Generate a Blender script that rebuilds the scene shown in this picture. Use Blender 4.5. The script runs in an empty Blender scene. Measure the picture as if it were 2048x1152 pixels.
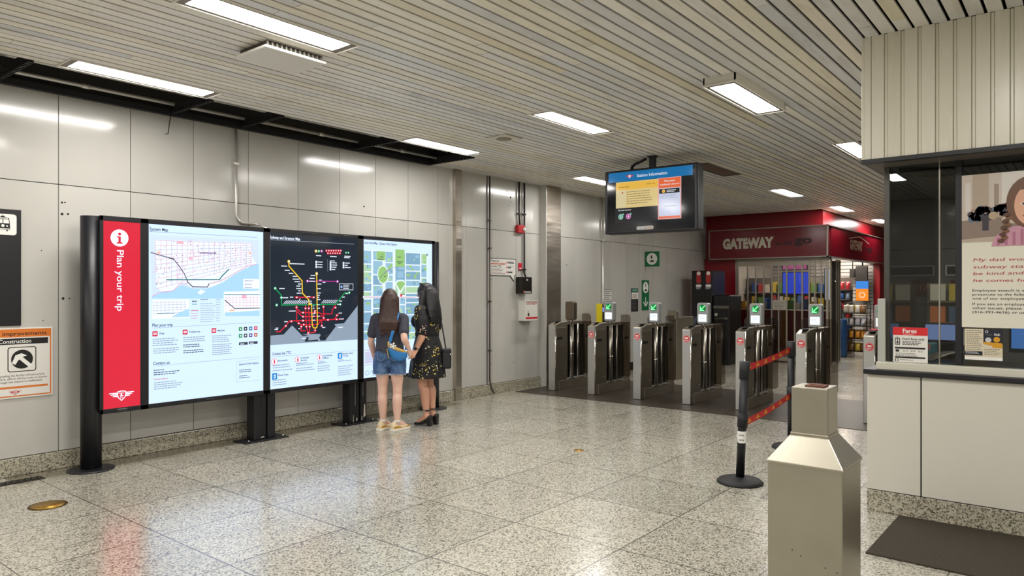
import bpy, bmesh, math, random
from mathutils import Vector, Matrix
random.seed(7)
S = bpy.context.scene
COL = S.collection
PI = math.pi

# ---------------------------------------------------------------- camera, world, exposure
CAM_H = 1.55
YAW = math.radians(38.77)
FPX, CX, HY = 1436.0, 1024.0, 583.0
cd = bpy.data.cameras.new('camera')
cd.sensor_width = 36.0
cd.lens = 36.0 * FPX / 2048.0
cd.shift_y = (HY - 576.0) / 2048.0
cd.clip_start = 0.05
cam = bpy.data.objects.new('camera', cd)
cam.location = (0, 0, CAM_H)
cam.rotation_euler = (PI / 2, 0, YAW - PI / 2)
COL.objects.link(cam)
S.camera = cam
w = bpy.data.worlds.new('world')
S.world = w
w.use_nodes = True
w.node_tree.nodes['Background'].inputs[0].default_value = (0.9, 0.95, 1, 1)
w.node_tree.nodes['Background'].inputs[1].default_value = 0.05
S.view_settings.view_transform = 'Standard'
S.view_settings.look = 'None'
S.view_settings.gamma = 1
S.view_settings.use_curve_mapping = False
S.view_settings.exposure = 0.0
S.cycles.use_denoising = True
S.cycles.max_bounces = 10
S.cycles.diffuse_bounces = 5
S.cycles.sample_clamp_indirect = 8
LAMP = 54.0            # radiance of the ceiling fixtures' diffusers
BOX = 1.50             # brightness of the backlit map cases

# ---------------------------------------------------------------- measuring helpers (a pixel's ray met with a known plane)
def ray(u, v):
    a, b = (u - CX) / FPX, -(v - HY) / FPX
    return Vector((math.cos(YAW) + a * math.sin(YAW), math.sin(YAW) - a * math.cos(YAW), b))
def onY(u, v, y):
    d = ray(u, v); t = y / d.y
    return (d.x * t, CAM_H + d.z * t)
def onX(u, v, x):
    d = ray(u, v); t = x / d.x
    return (-d.y * t, CAM_H + d.z * t)
def at(u, v, t):
    d = ray(u, v)
    return Vector((d.x * t, d.y * t, CAM_H + d.z * t))

# ---------------------------------------------------------------- materials
def lin(h):
    h = h.lstrip('#')
    c = [int(h[i:i + 2], 16) / 255 for i in (0, 2, 4)]
    return tuple(x / 12.92 if x <= 0.04045 else ((x + 0.055) / 1.055) ** 2.4 for x in c) + (1.0,)
_M = {}
def mat(name, col='888888', rough=0.5, metal=0.0, spec=0.5, emit=0.0, coat=0.0, ecol=None):
    if name in _M: return _M[name]
    m = bpy.data.materials.new(name); m.use_nodes = True
    b = m.node_tree.nodes['Principled BSDF']
    b.inputs['Base Color'].default_value = lin(col)
    b.inputs['Roughness'].default_value = rough
    b.inputs['Metallic'].default_value = metal
    b.inputs['Specular IOR Level'].default_value = spec
    b.inputs['Coat Weight'].default_value = coat
    b.inputs['Coat Roughness'].default_value = 0.05
    if emit:
        b.inputs['Emission Color'].default_value = lin(ecol or col)
        b.inputs['Emission Strength'].default_value = emit
    m.diffuse_color = lin(col)
    _M[name] = m
    return m
def N(m, t, **kw):
    n = m.node_tree.nodes.new(t)
    for k, v in kw.items(): setattr(n, k, v)
    return n
def L(m, a, b): m.node_tree.links.new(a, b)
def bsdf(m): return m.node_tree.nodes['Principled BSDF']
def ramp(m, fac, stops, const=False):
    r = N(m, 'ShaderNodeValToRGB')
    if const: r.color_ramp.interpolation = 'CONSTANT'
    e = r.color_ramp.elements
    while len(e) < len(stops): e.new(0.5)
    for el, (p, c) in zip(e, stops):
        el.position = p; el.color = lin(c) if isinstance(c, str) else (c, c, c, 1)
    L(m, fac, r.inputs[0])
    return r.outputs[0]
def math_(m, op, a, b=None, c=None):
    n = N(m, 'ShaderNodeMath', operation=op)
    for i, x in enumerate((a, b, c)):
        if x is None: continue
        if isinstance(x, (int, float)): n.inputs[i].default_value = x
        else: L(m, x, n.inputs[i])
    return n.outputs[0]
def mixc(m, fac, a, b, mode='MIX'):
    n = N(m, 'ShaderNodeMix', data_type='RGBA', blend_type=mode)
    for i, x in ((0, fac), (6, a), (7, b)):
        if isinstance(x, (int, float)): n.inputs[i].default_value = x
        elif isinstance(x, str): n.inputs[i].default_value = lin(x)
        else: L(m, x, n.inputs[i])
    return n.outputs[2]
def noise(m, vec, scale, detail=3, rough=0.5):
    n = N(m, 'ShaderNodeTexNoise')
    n.inputs['Scale'].default_value = scale; n.inputs['Detail'].default_value = detail; n.inputs['Roughness'].default_value = rough
    if vec is not None: L(m, vec, n.inputs['Vector'])
    return n.outputs[0]
def mapping(m, vec, sc=(1, 1, 1), loc=(0, 0, 0)):
    n = N(m, 'ShaderNodeMapping'); n.inputs['Scale'].default_value = sc; n.inputs['Location'].default_value = loc
    L(m, vec, n.inputs['Vector']); return n.outputs[0]
def pos(m): return N(m, 'ShaderNodeNewGeometry').outputs['Position']
def objc(m): return N(m, 'ShaderNodeTexCoord').outputs['Object']
def bump(m, h, strength=0.2, dist=0.01):
    n = N(m, 'ShaderNodeBump'); n.inputs['Strength'].default_value = strength; n.inputs['Distance'].default_value = dist
    L(m, h, n.inputs['Height']); L(m, n.outputs[0], bsdf(m).inputs['Normal'])

def terrazzo(name, tiles):
    m = mat(name, 'AAA698', 0.2, coat=0.5, spec=0.5)
    bsdf(m).inputs['Coat Roughness'].default_value = .16
    p = pos(m)
    v1 = N(m, 'ShaderNodeTexVoronoi'); v1.inputs['Scale'].default_value = 112; L(m, p, v1.inputs['Vector'])
    sx = N(m, 'ShaderNodeSeparateColor'); L(m, v1.outputs['Color'], sx.inputs[0])
    c1 = ramp(m, sx.outputs[0], [(0, '25231E'), (.11, '6A665B'), (.24, 'A5A091'), (.42, 'CCC8B8'), (.75, 'DEDACB')], True)
    v2 = N(m, 'ShaderNodeTexVoronoi'); v2.inputs['Scale'].default_value = 230; L(m, p, v2.inputs['Vector'])
    s2 = N(m, 'ShaderNodeSeparateColor'); L(m, v2.outputs['Color'], s2.inputs[0])
    c2 = ramp(m, s2.outputs[0], [(0, '3A362F'), (.12, 'B4AF9F'), (.5, 'D3CFC0')], True)
    c = mixc(m, 0.25, c1, c2)
    stain = noise(m, p, 1.1, 5, .6)
    c = mixc(m, ramp(m, stain, [(.5, 0.0), (.85, 0.25)]), c, '9A917B', 'MULTIPLY')
    if tiles:
        s = N(m, 'ShaderNodeSeparateXYZ'); L(m, p, s.inputs[0])
        fx_ = math_(m, 'DIVIDE', math_(m, 'SUBTRACT', s.outputs[0], 2.97), .8)
        fy_ = math_(m, 'DIVIDE', math_(m, 'SUBTRACT', s.outputs[1], 2.20), .8)
        cell = N(m, 'ShaderNodeCombineXYZ'); L(m, math_(m, 'FLOOR', fx_), cell.inputs[0]); L(m, math_(m, 'FLOOR', fy_), cell.inputs[1])
        wn = N(m, 'ShaderNodeTexWhiteNoise', noise_dimensions='2D'); L(m, cell.outputs[0], wn.inputs['Vector'])
        c = mixc(m, 1.0, c, ramp(m, wn.outputs[0], [(0, 0.76), (.7, .84), (1, .92)]), 'MULTIPLY')
        def edge(f): return math_(m, 'LESS_THAN', math_(m, 'ABSOLUTE', math_(m, 'SUBTRACT', math_(m, 'FRACT', f), .5)), .4945)
        # near a joint |fract-.5| is close to .5
        e = math_(m, 'SUBTRACT', 1.0, math_(m, 'MULTIPLY', edge(fx_), edge(fy_)))
        c = mixc(m, math_(m, 'MULTIPLY', e, .85), c, '34302A')
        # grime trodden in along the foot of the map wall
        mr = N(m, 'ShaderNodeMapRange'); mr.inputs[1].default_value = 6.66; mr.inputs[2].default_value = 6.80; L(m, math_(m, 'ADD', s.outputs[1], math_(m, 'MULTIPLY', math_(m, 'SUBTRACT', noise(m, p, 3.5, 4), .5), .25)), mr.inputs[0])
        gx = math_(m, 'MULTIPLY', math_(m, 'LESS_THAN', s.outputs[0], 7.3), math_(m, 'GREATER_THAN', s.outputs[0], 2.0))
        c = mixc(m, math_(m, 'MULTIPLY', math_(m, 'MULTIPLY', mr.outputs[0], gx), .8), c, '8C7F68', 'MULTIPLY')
    else: c = mixc(m, 1.0, c, 'E0DED6', 'MULTIPLY')
    L(m, c, bsdf(m).inputs['Base Color'])
    rr = ramp(m, noise(m, p, 2.3, 4, .6), [(.3, .20), (.75, .31)])
    L(m, rr, bsdf(m).inputs['Roughness'])
    bsdf(m).inputs['IOR'].default_value = 1.65
    return m
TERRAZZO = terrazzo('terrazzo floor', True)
TERRAZZO_B = terrazzo('terrazzo skirting', False)

def enamel():
    m = mat('grey enamel panel', 'BEBCB6', 0.2)
    p = pos(m)
    isl = N(m, 'ShaderNodeNewGeometry').outputs['Random Per Island']
    c = ramp(m, isl, [(0, 'BBB9B3'), (1, 'C5C3BD')])
    c = mixc(m, ramp(m, noise(m, mapping(m, p, (1.2, 1.2, .35)), 2.0, 5, .6), [(.5, 0.0), (.85, .25)]), c, 'A6A39B')
    L(m, c, bsdf(m).inputs['Base Color'])
    L(m, ramp(m, noise(m, p, 3.0, 3), [(.3, .11), (.7, .18)]), bsdf(m).inputs['Roughness'])
    bump(m, noise(m, p, 1.6, 2), .12, .010)
    return m
ENAMEL = enamel()

def slats(name, stops, rough=(.25, .5), stretch=(.5, 9, 9), dirt=.36):
    m = mat(name, 'C9C2AC', 0.35)
    p = pos(m)
    isl = N(m, 'ShaderNodeNewGeometry').outputs['Random Per Island']
    c = ramp(m, isl, stops)
    st = ramp(m, noise(m, mapping(m, p, stretch), 1.6, 6, .65), [(.5, 0.0), (.78, dirt)])
    c = mixc(m, st, c, '9D8C6B', 'MULTIPLY')
    sp = ramp(m, noise(m, p, 26, 4, .7), [(.62, 0.0), (.75, dirt * .75)])
    c = mixc(m, sp, c, '8E8570', 'MULTIPLY')
    L(m, c, bsdf(m).inputs['Base Color'])
    L(m, ramp(m, noise(m, mapping(m, p, stretch), 3, 3), [(.3, rough[0]), (.7, rough[1])]), bsdf(m).inputs['Roughness'])
    return m
SLAT = slats('weathered ceiling slat', rough=(.34, .48), stretch=(1.2, 6, 6), stops= [(0, 'E8E3D4'), (.2, 'D9DADB'), (.4, 'ECE7DA'), (.55, 'E4DDCA'), (.7, 'CFD0D3'), (.85, 'EEEBE0'), (1, 'DCD4BC')])
FASCIA = slats('cream booth slat', [(0, 'D5D1BE'), (1, 'DCD8C8')], (.26, .30), (3, 3, .4), .015)

def steel(name, col, r0, r1, sc=(2, 60, 60), metal=1.0, dark='8C8474'):
    m = mat(name, col, r0, metal)
    p = pos(m)
    n_ = noise(m, mapping(m, p, sc), 4, 4, .6)
    L(m, ramp(m, n_, [(.3, r0), (.7, r1)]), bsdf(m).inputs['Roughness'])
    c = ramp(m, noise(m, p, 2.2, 4), [(.3, col), (.9, dark)])
    L(m, c, bsdf(m).inputs['Base Color'])
    return m
def trim_steel():
    m = mat('polished trim steel', 'BDB6AA', .24, .85)
    p = pos(m); L(m, ramp(m, noise(m, mapping(m, p, (.4, .4, 1.5)), 2, 3), [(.3, 'C4BDB2'), (.75, '9C9283')]), bsdf(m).inputs['Base Color'])
    bump(m, noise(m, mapping(m, p, (1, 1, 4)), 1.4, 2), .35, .02); return m
TRIM_ST = trim_steel()
STEEL = steel('brushed stainless steel', 'B9B3A7', .26, .40)
STEEL_V = steel('vertical brushed steel', 'CBC5BA', .20, .28, (40, 40, 1), dark='B5AC9E')
GATE_ST = steel('gate cabinet steel', 'A39A8C', .30, .40, (40, 40, 3), .8, '8F8677')
GATE_LT = steel('pale gate front steel', 'CAC9C5', .32, .42, (40, 40, 3), .7, 'BDBBB5')
BIN_ST = steel('bin steel', 'B7B2A3', .30, .42, (50, 50, 2), .92, 'A09A8B')
POLISH = mat('polished steel', 'D2CEC6', .14, 1)
BLACK = mat('black powder coat', '15161B', .42)
BLACKM = mat('matte black', '121215', .6)
RUBBER = mat('black rubber', '1B1A1A', .55)
WHITE = mat('white enamel', 'DCDAD2', .35)
WHITEP = mat('white sign face', 'E4E2DC', .4)
GAP = mat('joint shadow gap', '17150F', .8)
DARKV = mat('ceiling void', '100F0E', .9)
CONC = mat('void concrete', '8F8371', .9)
BRASS = mat('brass cover', 'A8843A', .35, .8)
BRASSD = mat('brass rim', '5F4A22', .4, .8)
INK = mat('printed black', '131313', .5)
INKW = mat('printed white', 'EDEDE8', .5)
INKR = mat('printed red', 'C8102E', .45)
INKG = mat('printed grey', '6B6B6B', .5)
INKO = mat('printed orange', 'D9772A', .45)
INKGR = mat('printed green', '0B6B3E', .45)
PIPE = mat('galvanised conduit', 'D2CFC8', .28, .5)
POST_ST = mat('satin post steel', 'B4AEA4', .30, .95)
PIPED = mat('dark conduit', '3A3631', .45, .6)
DIFF = mat('lamp diffuser', 'FFFFFF', .5, emit=LAMP, ecol='FFFBF6')
LAMPW = mat('lamp housing white', 'DAD6CC', .4)

def glass(name, tint=(1, 1, 1), ior=1.45, rough=0.0, dark=0.0):
    m = bpy.data.materials.new(name); m.use_nodes = True
    nt = m.node_tree; nt.nodes.remove(nt.nodes['Principled BSDF'])
    out = nt.nodes['Material Output']
    tr = N(m, 'ShaderNodeBsdfTransparent'); tr.inputs[0].default_value = (*tint, 1)
    gl = N(m, 'ShaderNodeBsdfGlossy'); gl.inputs['Roughness'].default_value = rough
    fr = N(m, 'ShaderNodeFresnel'); fr.inputs[0].default_value = ior
    mx = N(m, 'ShaderNodeMixShader')
    L(m, fr.outputs[0], mx.inputs[0]); L(m, tr.outputs[0], mx.inputs[1]); L(m, gl.outputs[0], mx.inputs[2])
    L(m, mx.outputs[0], out.inputs[0])
    return m
GLASS = glass('clear booth glass', (.86, .88, .87))
SMOKE = glass('smoked paddle glass', (.66, .63, .60))
SHOPGL = glass('shop gate pane', (.8, .8, .8))

def lit(name, col, s=1.0, rough=0.12):
    return mat('lit ' + name, '0A0A0A', rough, emit=s, ecol=col)

# ---------------------------------------------------------------- mesh builder
class MB:
    def __init__(s, m=None): s.v = []; s.f = []; s.fm = []; s.sm = []; s.m = m
    def add(s, vs, fs, m=None, smooth=False):
        o = len(s.v); s.v += [Vector(x) for x in vs]
        for f in fs:
            s.f.append([i + o for i in f]); s.fm.append(m or s.m); s.sm.append(smooth)
        return s
    def box(s, x0, y0, z0, x1, y1, z1, m=None):
        if x0 > x1: x0, x1 = x1, x0
        if y0 > y1: y0, y1 = y1, y0
        if z0 > z1: z0, z1 = z1, z0
        vs = [(x, y, z) for z in (z0, z1) for y in (y0, y1) for x in (x0, x1)]
        return s.add(vs, [(0, 2, 3, 1), (4, 5, 7, 6), (0, 1, 5, 4), (2, 6, 7, 3), (0, 4, 6, 2), (1, 3, 7, 5)], m)
    def bar(s, a, b, wd, th, m=None, up=(0, 0, 1)):
        a, b = Vector(a), Vector(b); d = (b - a).normalized(); up = Vector(up)
        if abs(d.dot(up)) > .95: up = Vector((1, 0, 0))
        x = d.cross(up).normalized() * wd / 2; y = x.cross(d).normalized() * th / 2
        vs = [a - x - y, a + x - y, a + x + y, a - x + y, b - x - y, b + x - y, b + x + y, b - x + y]
        return s.add(vs, [(0, 1, 2, 3), (4, 7, 6, 5), (0, 4, 5, 1), (1, 5, 6, 2), (2, 6, 7, 3), (3, 7, 4, 0)], m)
    def tube(s, pts, r, n=12, m=None, caps=True):
        pts = [Vector(p) for p in pts]; rs = r if isinstance(r, (list, tuple)) else [r] * len(pts)
        vs = []; prev = None
        for i, p in enumerate(pts):
            d = ((pts[i + 1] if i + 1 < len(pts) else p) - (pts[i - 1] if i else p)).normalized()
            if prev is None:
                x = d.cross(Vector((0, 0, 1)) if abs(d.z) < .9 else Vector((1, 0, 0))).normalized()
            else:
                x = (prev - d * prev.dot(d)).normalized()
            prev = x; y = d.cross(x)
            vs += [p + x * math.cos(2 * PI * k / n) * rs[i] + y * math.sin(2 * PI * k / n) * rs[i] for k in range(n)]
        fs = [(i * n + k, i * n + (k + 1) % n, (i + 1) * n + (k + 1) % n, (i + 1) * n + k) for i in range(len(pts) - 1) for k in range(n)]
        s.add(vs, fs, m, True)
        if caps:
            o = len(s.v) - len(vs)
            s.f += [[o + k for k in reversed(range(n))], [o + len(vs) - n + k for k in range(n)]]
            s.fm += [m or s.m] * 2; s.sm += [False] * 2
        return s
    def lathe(s, prof, c=(0, 0, 0), n=24, m=None, smooth=True):
        c = Vector(c); vs = []
        for r, z in prof:
            vs += [c + Vector((r * math.cos(2 * PI * k / n), r * math.sin(2 * PI * k / n), z)) for k in range(n)]
        fs = [(i * n + k, i * n + (k + 1) % n, (i + 1) * n + (k + 1) % n, (i + 1) * n + k) for i in range(len(prof) - 1) for k in range(n)]
        s.add(vs, fs, m, smooth)
        o = len(s.v) - len(vs)
        s.f += [[o + k for k in reversed(range(n))], [o + len(vs) - n + k for k in range(n)]]
        s.fm += [m or s.m] * 2; s.sm += [False] * 2
        return s
    def loft(s, rings, m=None, smooth=True, caps=True):
        n = len(rings[0]); vs = [p for r in rings for p in r]
        fs = [(i * n + k, i * n + (k + 1) % n, (i + 1) * n + (k + 1) % n, (i + 1) * n + k) for i in range(len(rings) - 1) for k in range(n)]
        o = len(s.v)
        s.add(vs, fs, m, smooth)
        if caps:
            s.f += [[o + k for k in reversed(range(n))], [o + len(vs) - n + k for k in range(n)]]
            s.fm += [m or s.m] * 2; s.sm += [False] * 2
        return s
    def prism(s, poly, fr, d0, d1, m=None, smooth=False):   # poly in a frame (O,U,V,N), from depth d0 to d1 along N
        O, U, V, Nn = [Vector(x) for x in fr]; n = len(poly)
        vs = [O + U * a + V * b + Nn * d for d in (d0, d1) for a, b in poly]
        fs = [tuple(reversed(range(n))), tuple(range(n, 2 * n))] + [(k, (k + 1) % n, n + (k + 1) % n, n + k) for k in range(n)]
        return s.add(vs, fs, m, smooth)
    def build(s, name, m=None, parent=None, bevel=0, local=False, seg=2):
        me = bpy.data.meshes.new(name)
        off = Vector((0, 0, 0))
        if parent is not None and not local:
            q = parent
            while q: off += q.location; q = q.parent
        me.from_pydata([tuple(v - off) for v in s.v], [], s.f)
        slots = []
        for i, p in enumerate(me.polygons):
            mm = s.fm[i] or m
            if mm not in slots: slots.append(mm)
            p.material_index = slots.index(mm); p.use_smooth = s.sm[i]
        for x in slots: me.materials.append(x)
        me.update()
        o = bpy.data.objects.new(name, me); COL.objects.link(o)
        if parent is not None: o.parent = parent
        if bevel:
            b = o.modifiers.new('bevel', 'BEVEL'); b.width = bevel; b.segments = seg; b.limit_method = 'ANGLE'; b.angle_limit = .6
        return o

_tc = {}
def text_mesh(t, bold=0.0, shear=0.0):
    k = (t, bold, shear)
    if k in _tc: return _tc[k]
    cu = bpy.data.curves.new('t', 'FONT'); cu.body = t; cu.size = 1; cu.resolution_u = 3; cu.offset = bold; cu.shear = shear
    ob = bpy.data.objects.new('t', cu); COL.objects.link(ob)
    dg = bpy.context.evaluated_depsgraph_get()
    me = bpy.data.meshes.new_from_object(ob.evaluated_get(dg))
    vs = [(v.co.x, v.co.y) for v in me.vertices]; fs = [tuple(p.vertices) for p in me.polygons]
    bpy.data.objects.remove(ob); bpy.data.curves.remove(cu); bpy.data.meshes.remove(me)
    _tc[k] = (vs, fs); return _tc[k]
CAPH = max(y for x, y in text_mesh('H')[0])

class Art(MB):
    """flat graphics on a plane: U to the right, V up, N towards the viewer; each layer stands a little proud of the last"""
    def __init__(s, O, U, V, Nn, dz=.0008):
        super().__init__(); s.O, s.U, s.V, s.N = [Vector(x) for x in (O, U, V, Nn)]; s.dz = dz
    def P(s, a, b, l): return s.O + s.U * a + s.V * b + s.N * (l * s.dz)
    def poly(s, pts, m, l=1):
        ar = sum(p[0] * q[1] - q[0] * p[1] for p, q in zip(pts, pts[1:] + pts[:1]))
        if ar < 0: pts = pts[::-1]
        s.add([s.P(a, b, l) for a, b in pts], [tuple(range(len(pts)))], m)
    def rect(s, a0, b0, a1, b1, m, l=1):
        s.poly([(a0, b0), (a1, b0), (a1, b1), (a0, b1)], m, l)
    def rrect(s, a0, b0, a1, b1, r, m, l=1, n=5):
        a0, a1 = min(a0, a1), max(a0, a1); b0, b1 = min(b0, b1), max(b0, b1)
        s.poly(rr(a0, b0, a1, b1, r, n), m, l)
    def disc(s, a, b, rx, m, l=1, ry=None, n=24):
        ry = ry or rx
        s.poly([(a + rx * math.cos(2 * PI * k / n), b + ry * math.sin(2 * PI * k / n)) for k in range(n)], m, l)
    def line(s, pts, wd, m, l=1):
        for (a, b), (c, d) in zip(pts, pts[1:]):
            e = Vector((c - a, d - b))
            if e.length < 1e-6: continue
            e.normalize(); e *= wd / 2; x, y = -e.y, e.x
            s.poly([(a + x - e.x, b + y - e.y), (a - x - e.x, b - y - e.y), (c - x + e.x, d - y + e.y), (c + x + e.x, d + y + e.y)], m, l)
    def text(s, t, a, b, h, m, l=1, wd=None, al='L', bold=0.0, rot=0.0, shear=0.0):
        vs, fs = text_mesh(t, bold, shear)
        if not vs: return
        x0 = min(v[0] for v in vs); x1 = max(v[0] for v in vs)
        k = h / CAPH; kx = wd / (x1 - x0) if wd else k
        W_ = (x1 - x0) * kx; o = {'L': 0, 'C': -W_ / 2, 'R': -W_}[al]
        cr, sr = math.cos(rot), math.sin(rot)
        pts = []
        for x, y in vs:
            p, q = (x - x0) * kx + o, y * k
            pts.append(s.P(a + p * cr - q * sr, b + p * sr + q * cr, l))
        s.add(pts, fs, m)
    def lines(s, a, b, wd, n, lead, th, m, l=1):       # lines of print too small to read
        for i in range(n):
            x = a; end = a + wd * random.uniform(.72, 1.0)
            while x < end:
                q = min(end, x + random.uniform(.04, .11) * wd + .004)
                s.rect(x, b - i * lead, q, b - i * lead - th, m, l); x = q + .012 * wd + .002
def rr(a0, b0, a1, b1, r, n=5):
    out = []
    for cx, cy, st in ((a1 - r, b1 - r, 0), (a0 + r, b1 - r, 1), (a0 + r, b0 + r, 2), (a1 - r, b0 + r, 3)):
        out += [(cx + r * math.cos(PI / 2 * (st + k / n)), cy + r * math.sin(PI / 2 * (st + k / n))) for k in range(n + 1)]
    return out
def artY(y): return Art((0, y, 0), (1, 0, 0), (0, 0, 1), (0, -1, 0))      # faces the room from the long left wall
def artX(x): return Art((x, 0, 0), (0, -1, 0), (0, 0, 1), (-1, 0, 0))     # faces back along the hall
FY = lambda y: ((0, y, 0), (1, 0, 0), (0, 0, 1), (0, -1, 0))
FX = lambda x: ((x, 0, 0), (0, -1, 0), (0, 0, 1), (-1, 0, 0))

def tag(o, label, cat, group=None, kind=None):
    if label: o['label'] = label
    if cat: o['category'] = cat
    if group: o['group'] = group
    if kind: o['kind'] = kind
    return o
def struct(o): o['kind'] = 'structure'; return o
def thing(name, label, cat, loc=(0, 0, 0), group=None, rz=0):
    o = bpy.data.objects.new(name, None); COL.objects.link(o); o.location = loc; o.rotation_euler = (0, 0, rz); o.empty_display_size = .1
    return tag(o, label, cat, group)
def dup(o, parent=None):
    c = o.copy(); COL.objects.link(c)
    if parent: c.parent = parent
    for ch in list(o.children): dup(ch, c)
    return c
def copy_thing(o, loc, label=None):
    c = dup(o); c.location = loc
    if label: c['label'] = label
    return c
def ttc_logo(A, a, b, wd, ink, back, l=2):
    """winged shield emblem"""
    k = wd / 2
    for sgn in (-1, 1):
        for i, (e, h0, h1) in enumerate(((1.0, .16, .27), (.86, .03, .14), (.70, -.10, .01))):
            A.poly([(a + sgn * k * .28, b + k * (h0)), (a + sgn * k * e, b + k * (h0 + .05)), (a + sgn * k * (e - .05), b + k * h1), (a + sgn * k * .28, b + k * h1)], ink, l)
    sh = [(-.34, .36), (0, .42), (.34, .36), (.36, .1), (.26, -.2), (0, -.45), (-.26, -.2), (-.36, .1)]
    A.poly([(a + x * k, b + y * k) for x, y in sh], ink, l + 1)
    A.poly([(a + x * k * .8, b + y * k * .8) for x, y in sh], back, l + 2)
    A.text('T', a - k * .02, b - k * .02, k * .24, ink, l + 3, wd=k * .42, al='C', bold=.02)
    A.text('TC', a, b - k * .24, k * .26, ink, l + 3, wd=k * .3, al='C', bold=.02)

# ================================================================ THE SETTING
WY = 7.05; CEIL = 3.29; TOP = 3.80
XA, XB, YA = -4.0, 24.0, -3.0
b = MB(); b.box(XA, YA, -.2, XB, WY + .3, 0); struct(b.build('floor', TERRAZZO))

seams = [-4.0, -3.07, -2.46, -1.85, -1.24, -.63, -.02, .59, 1.20, 1.81, 2.421, 3.028, 3.64, 4.249, 4.870, 5.453, 6.014, 6.572, 7.126, 7.711, 8.294, 8.879, 9.52,
         10.104, 10.549, 11.104, 11.752, 12.336, 12.877, 13.451, 14.016, 14.615, 15.251, 15.87, 16.5, 18, 20, 22, 24.0]
b = MB()
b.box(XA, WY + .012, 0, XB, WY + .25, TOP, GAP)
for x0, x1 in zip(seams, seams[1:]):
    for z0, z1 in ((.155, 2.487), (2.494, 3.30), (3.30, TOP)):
        b.box(x0 + .003, WY + (.008 if z1 == TOP else 0), z0, x1 - .003, WY + .02, z1, mat('shaded void wall', '3A3733', .8) if z1 == TOP and x1 < 7.2 else ENAMEL)  # panels inside the void get a darker colour standing in for its shade
A = artY(WY)                                      # old screw holes left in the panels
for u, v, r in ((124, 405, 4), (130, 405, 3), (124, 428, 5), (136, 428, 4), (126, 597, 5), (139, 597, 3), (83, 501, 2), (86, 641, 2), (728, 413, 5), (1014, 383, 4), (1021, 395, 7), (1024, 386, 3), (1022, 404, 3),
                (1017, 411, 3), (1018, 441, 2), (993, 451, 2), (994, 513, 2), (982, 559, 3), (985, 624, 3), (996, 623, 2), (1026, 641, 2), (982, 645, 3), (1020, 519, 3), (1133, 530, 5), (982, 728, 3), (984, 700, 2), (1027, 725, 3), (1026, 707, 2)):
    a, z = onY(u, v, WY); A.disc(a, z, r * .0024, GAP, 1, n=10)
o = len(b.v); b.v += A.v; b.f += [[i + o for i in f] for f in A.f]; b.fm += A.fm; b.sm += A.sm
struct(b.build('wall_left'))

b = MB(TERRAZZO_B)
bs = [-4, -2.5, -.6, 1.2, 2.96, 4.9, 6.35, 7.42, 8.2, 9.5]
for x0, x1 in zip(bs, bs[1:]): b.box(x0 + .0015, WY - .028, 0, x1 - .0015, WY + .02, .15)
struct(b.build('baseboard_left', bevel=.006))
b = MB(GAP); b.box(9.9, WY - .01, 0, 16, WY + .02, .15); struct(b.build('baseboard_passage', mat('dark skirting', '3C352C', .5)))

b = MB(ENAMEL); b.box(XA - .2, YA, 0, XA, WY, TOP); struct(b.build('wall_back'))
b = MB(ENAMEL); b.box(XA, YA - .2, 0, XB, YA, TOP); struct(b.build('wall_right'))
b = MB(mat('far wall', '4A4640', .5)); b.box(XB, YA, 0, XB + .2, WY, TOP); struct(b.build('wall_far'))
b = MB(DARKV); b.box(XA, YA, TOP, XB, WY, TOP + .15); struct(b.build('ceiling_slab'))

# fixtures: (x0, y centre, drop, lit)
ROWA, ROWB, ROWC, ROWD = 6.06, 4.16, 2.32, .45
LX = 1.20
FIX = [(2.12, ROWA, 0, 1), (5.62, ROWA, 0, 1), (9.13, ROWA, 0, 1), (-1.4, -1.5, 0, 1), (-1.4, ROWA, 0, 1),
       (2.09, ROWB, 0, 1), (5.6, ROWB, 0, 1), (9.24, ROWB, 0, 0), (12.37, ROWB, 0, 1), (15.6, ROWB - .1, 0, 1), (19.0, ROWB - .15, 0, 1), (-1.4, ROWB, 0, 1),
       (5.55, ROWC, .07, 1), (8.98, ROWC - .09, 0, 1), (2.1, ROWC, 0, 1), (-1.4, ROWC, 0, 1), (12.4, ROWC - .1, 0, 1), (2.1, ROWD, 0, 1), (-1.4, ROWD, 0, 1), (2.1, -1.5, 0, 1)]
HOLES = [(x - .01, x + LX + .01, y - .14, y + .14) for x, y, d, l in FIX if d == 0]
HOLES += [(-9, 6.97, 6.22, 9), (5.352, 9.2, -9, 1.205), (15.9, 30, 4.40, 9)]
PITCH = .1
b = MB(SLAT); y = YA + .05; rnd = random.Random(3)
while y < WY:
    x = XA + rnd.uniform(-2, 0)
    while x < XB:
        ln = rnd.choice((2.4, 3.0, 3.6, 3.6))
        segs = [(max(x, XA), min(x + ln - .004, XB))]
        for hx0, hx1, hy0, hy1 in HOLES:
            if hy0 < y + .04 and y - .04 < hy1:
                ns = []
                for a0, a1 in segs:
                    if hx1 <= a0 or hx0 >= a1: ns.append((a0, a1))
                    else:
                        if hx0 > a0: ns.append((a0, hx0))
                        if hx1 < a1: ns.append((hx1, a1))
                segs = ns
        for a0, a1 in segs:
            if a1 - a0 > .03:
                dz = rnd.uniform(-.0015, .0015)
                b.box(a0, y - .0405, CEIL + dz, a1, y + .0405, CEIL + .014 + dz)
        x += ln
    y += PITCH
ys = [YA + .05 + k * PITCH for k in range(102)]
for hx0, hx1, hy0, hy1 in HOLES[:-3]:             # boards ripped to width along each lamp opening
    cut = [q for q in ys if hy0 < q + .04 and q - .04 < hy1]
    lo, hi = min(cut) - .0405, max(cut) + .0405
    if hy0 - lo > .006: b.box(hx0, lo, CEIL, hx1, hy0 - .002, CEIL + .014)
    if hi - hy1 > .006 and hi < 6.3: b.box(hx0, hy1 + .002, CEIL, hx1, hi, CEIL + .014)
struct(b.build('ceiling'))
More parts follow.
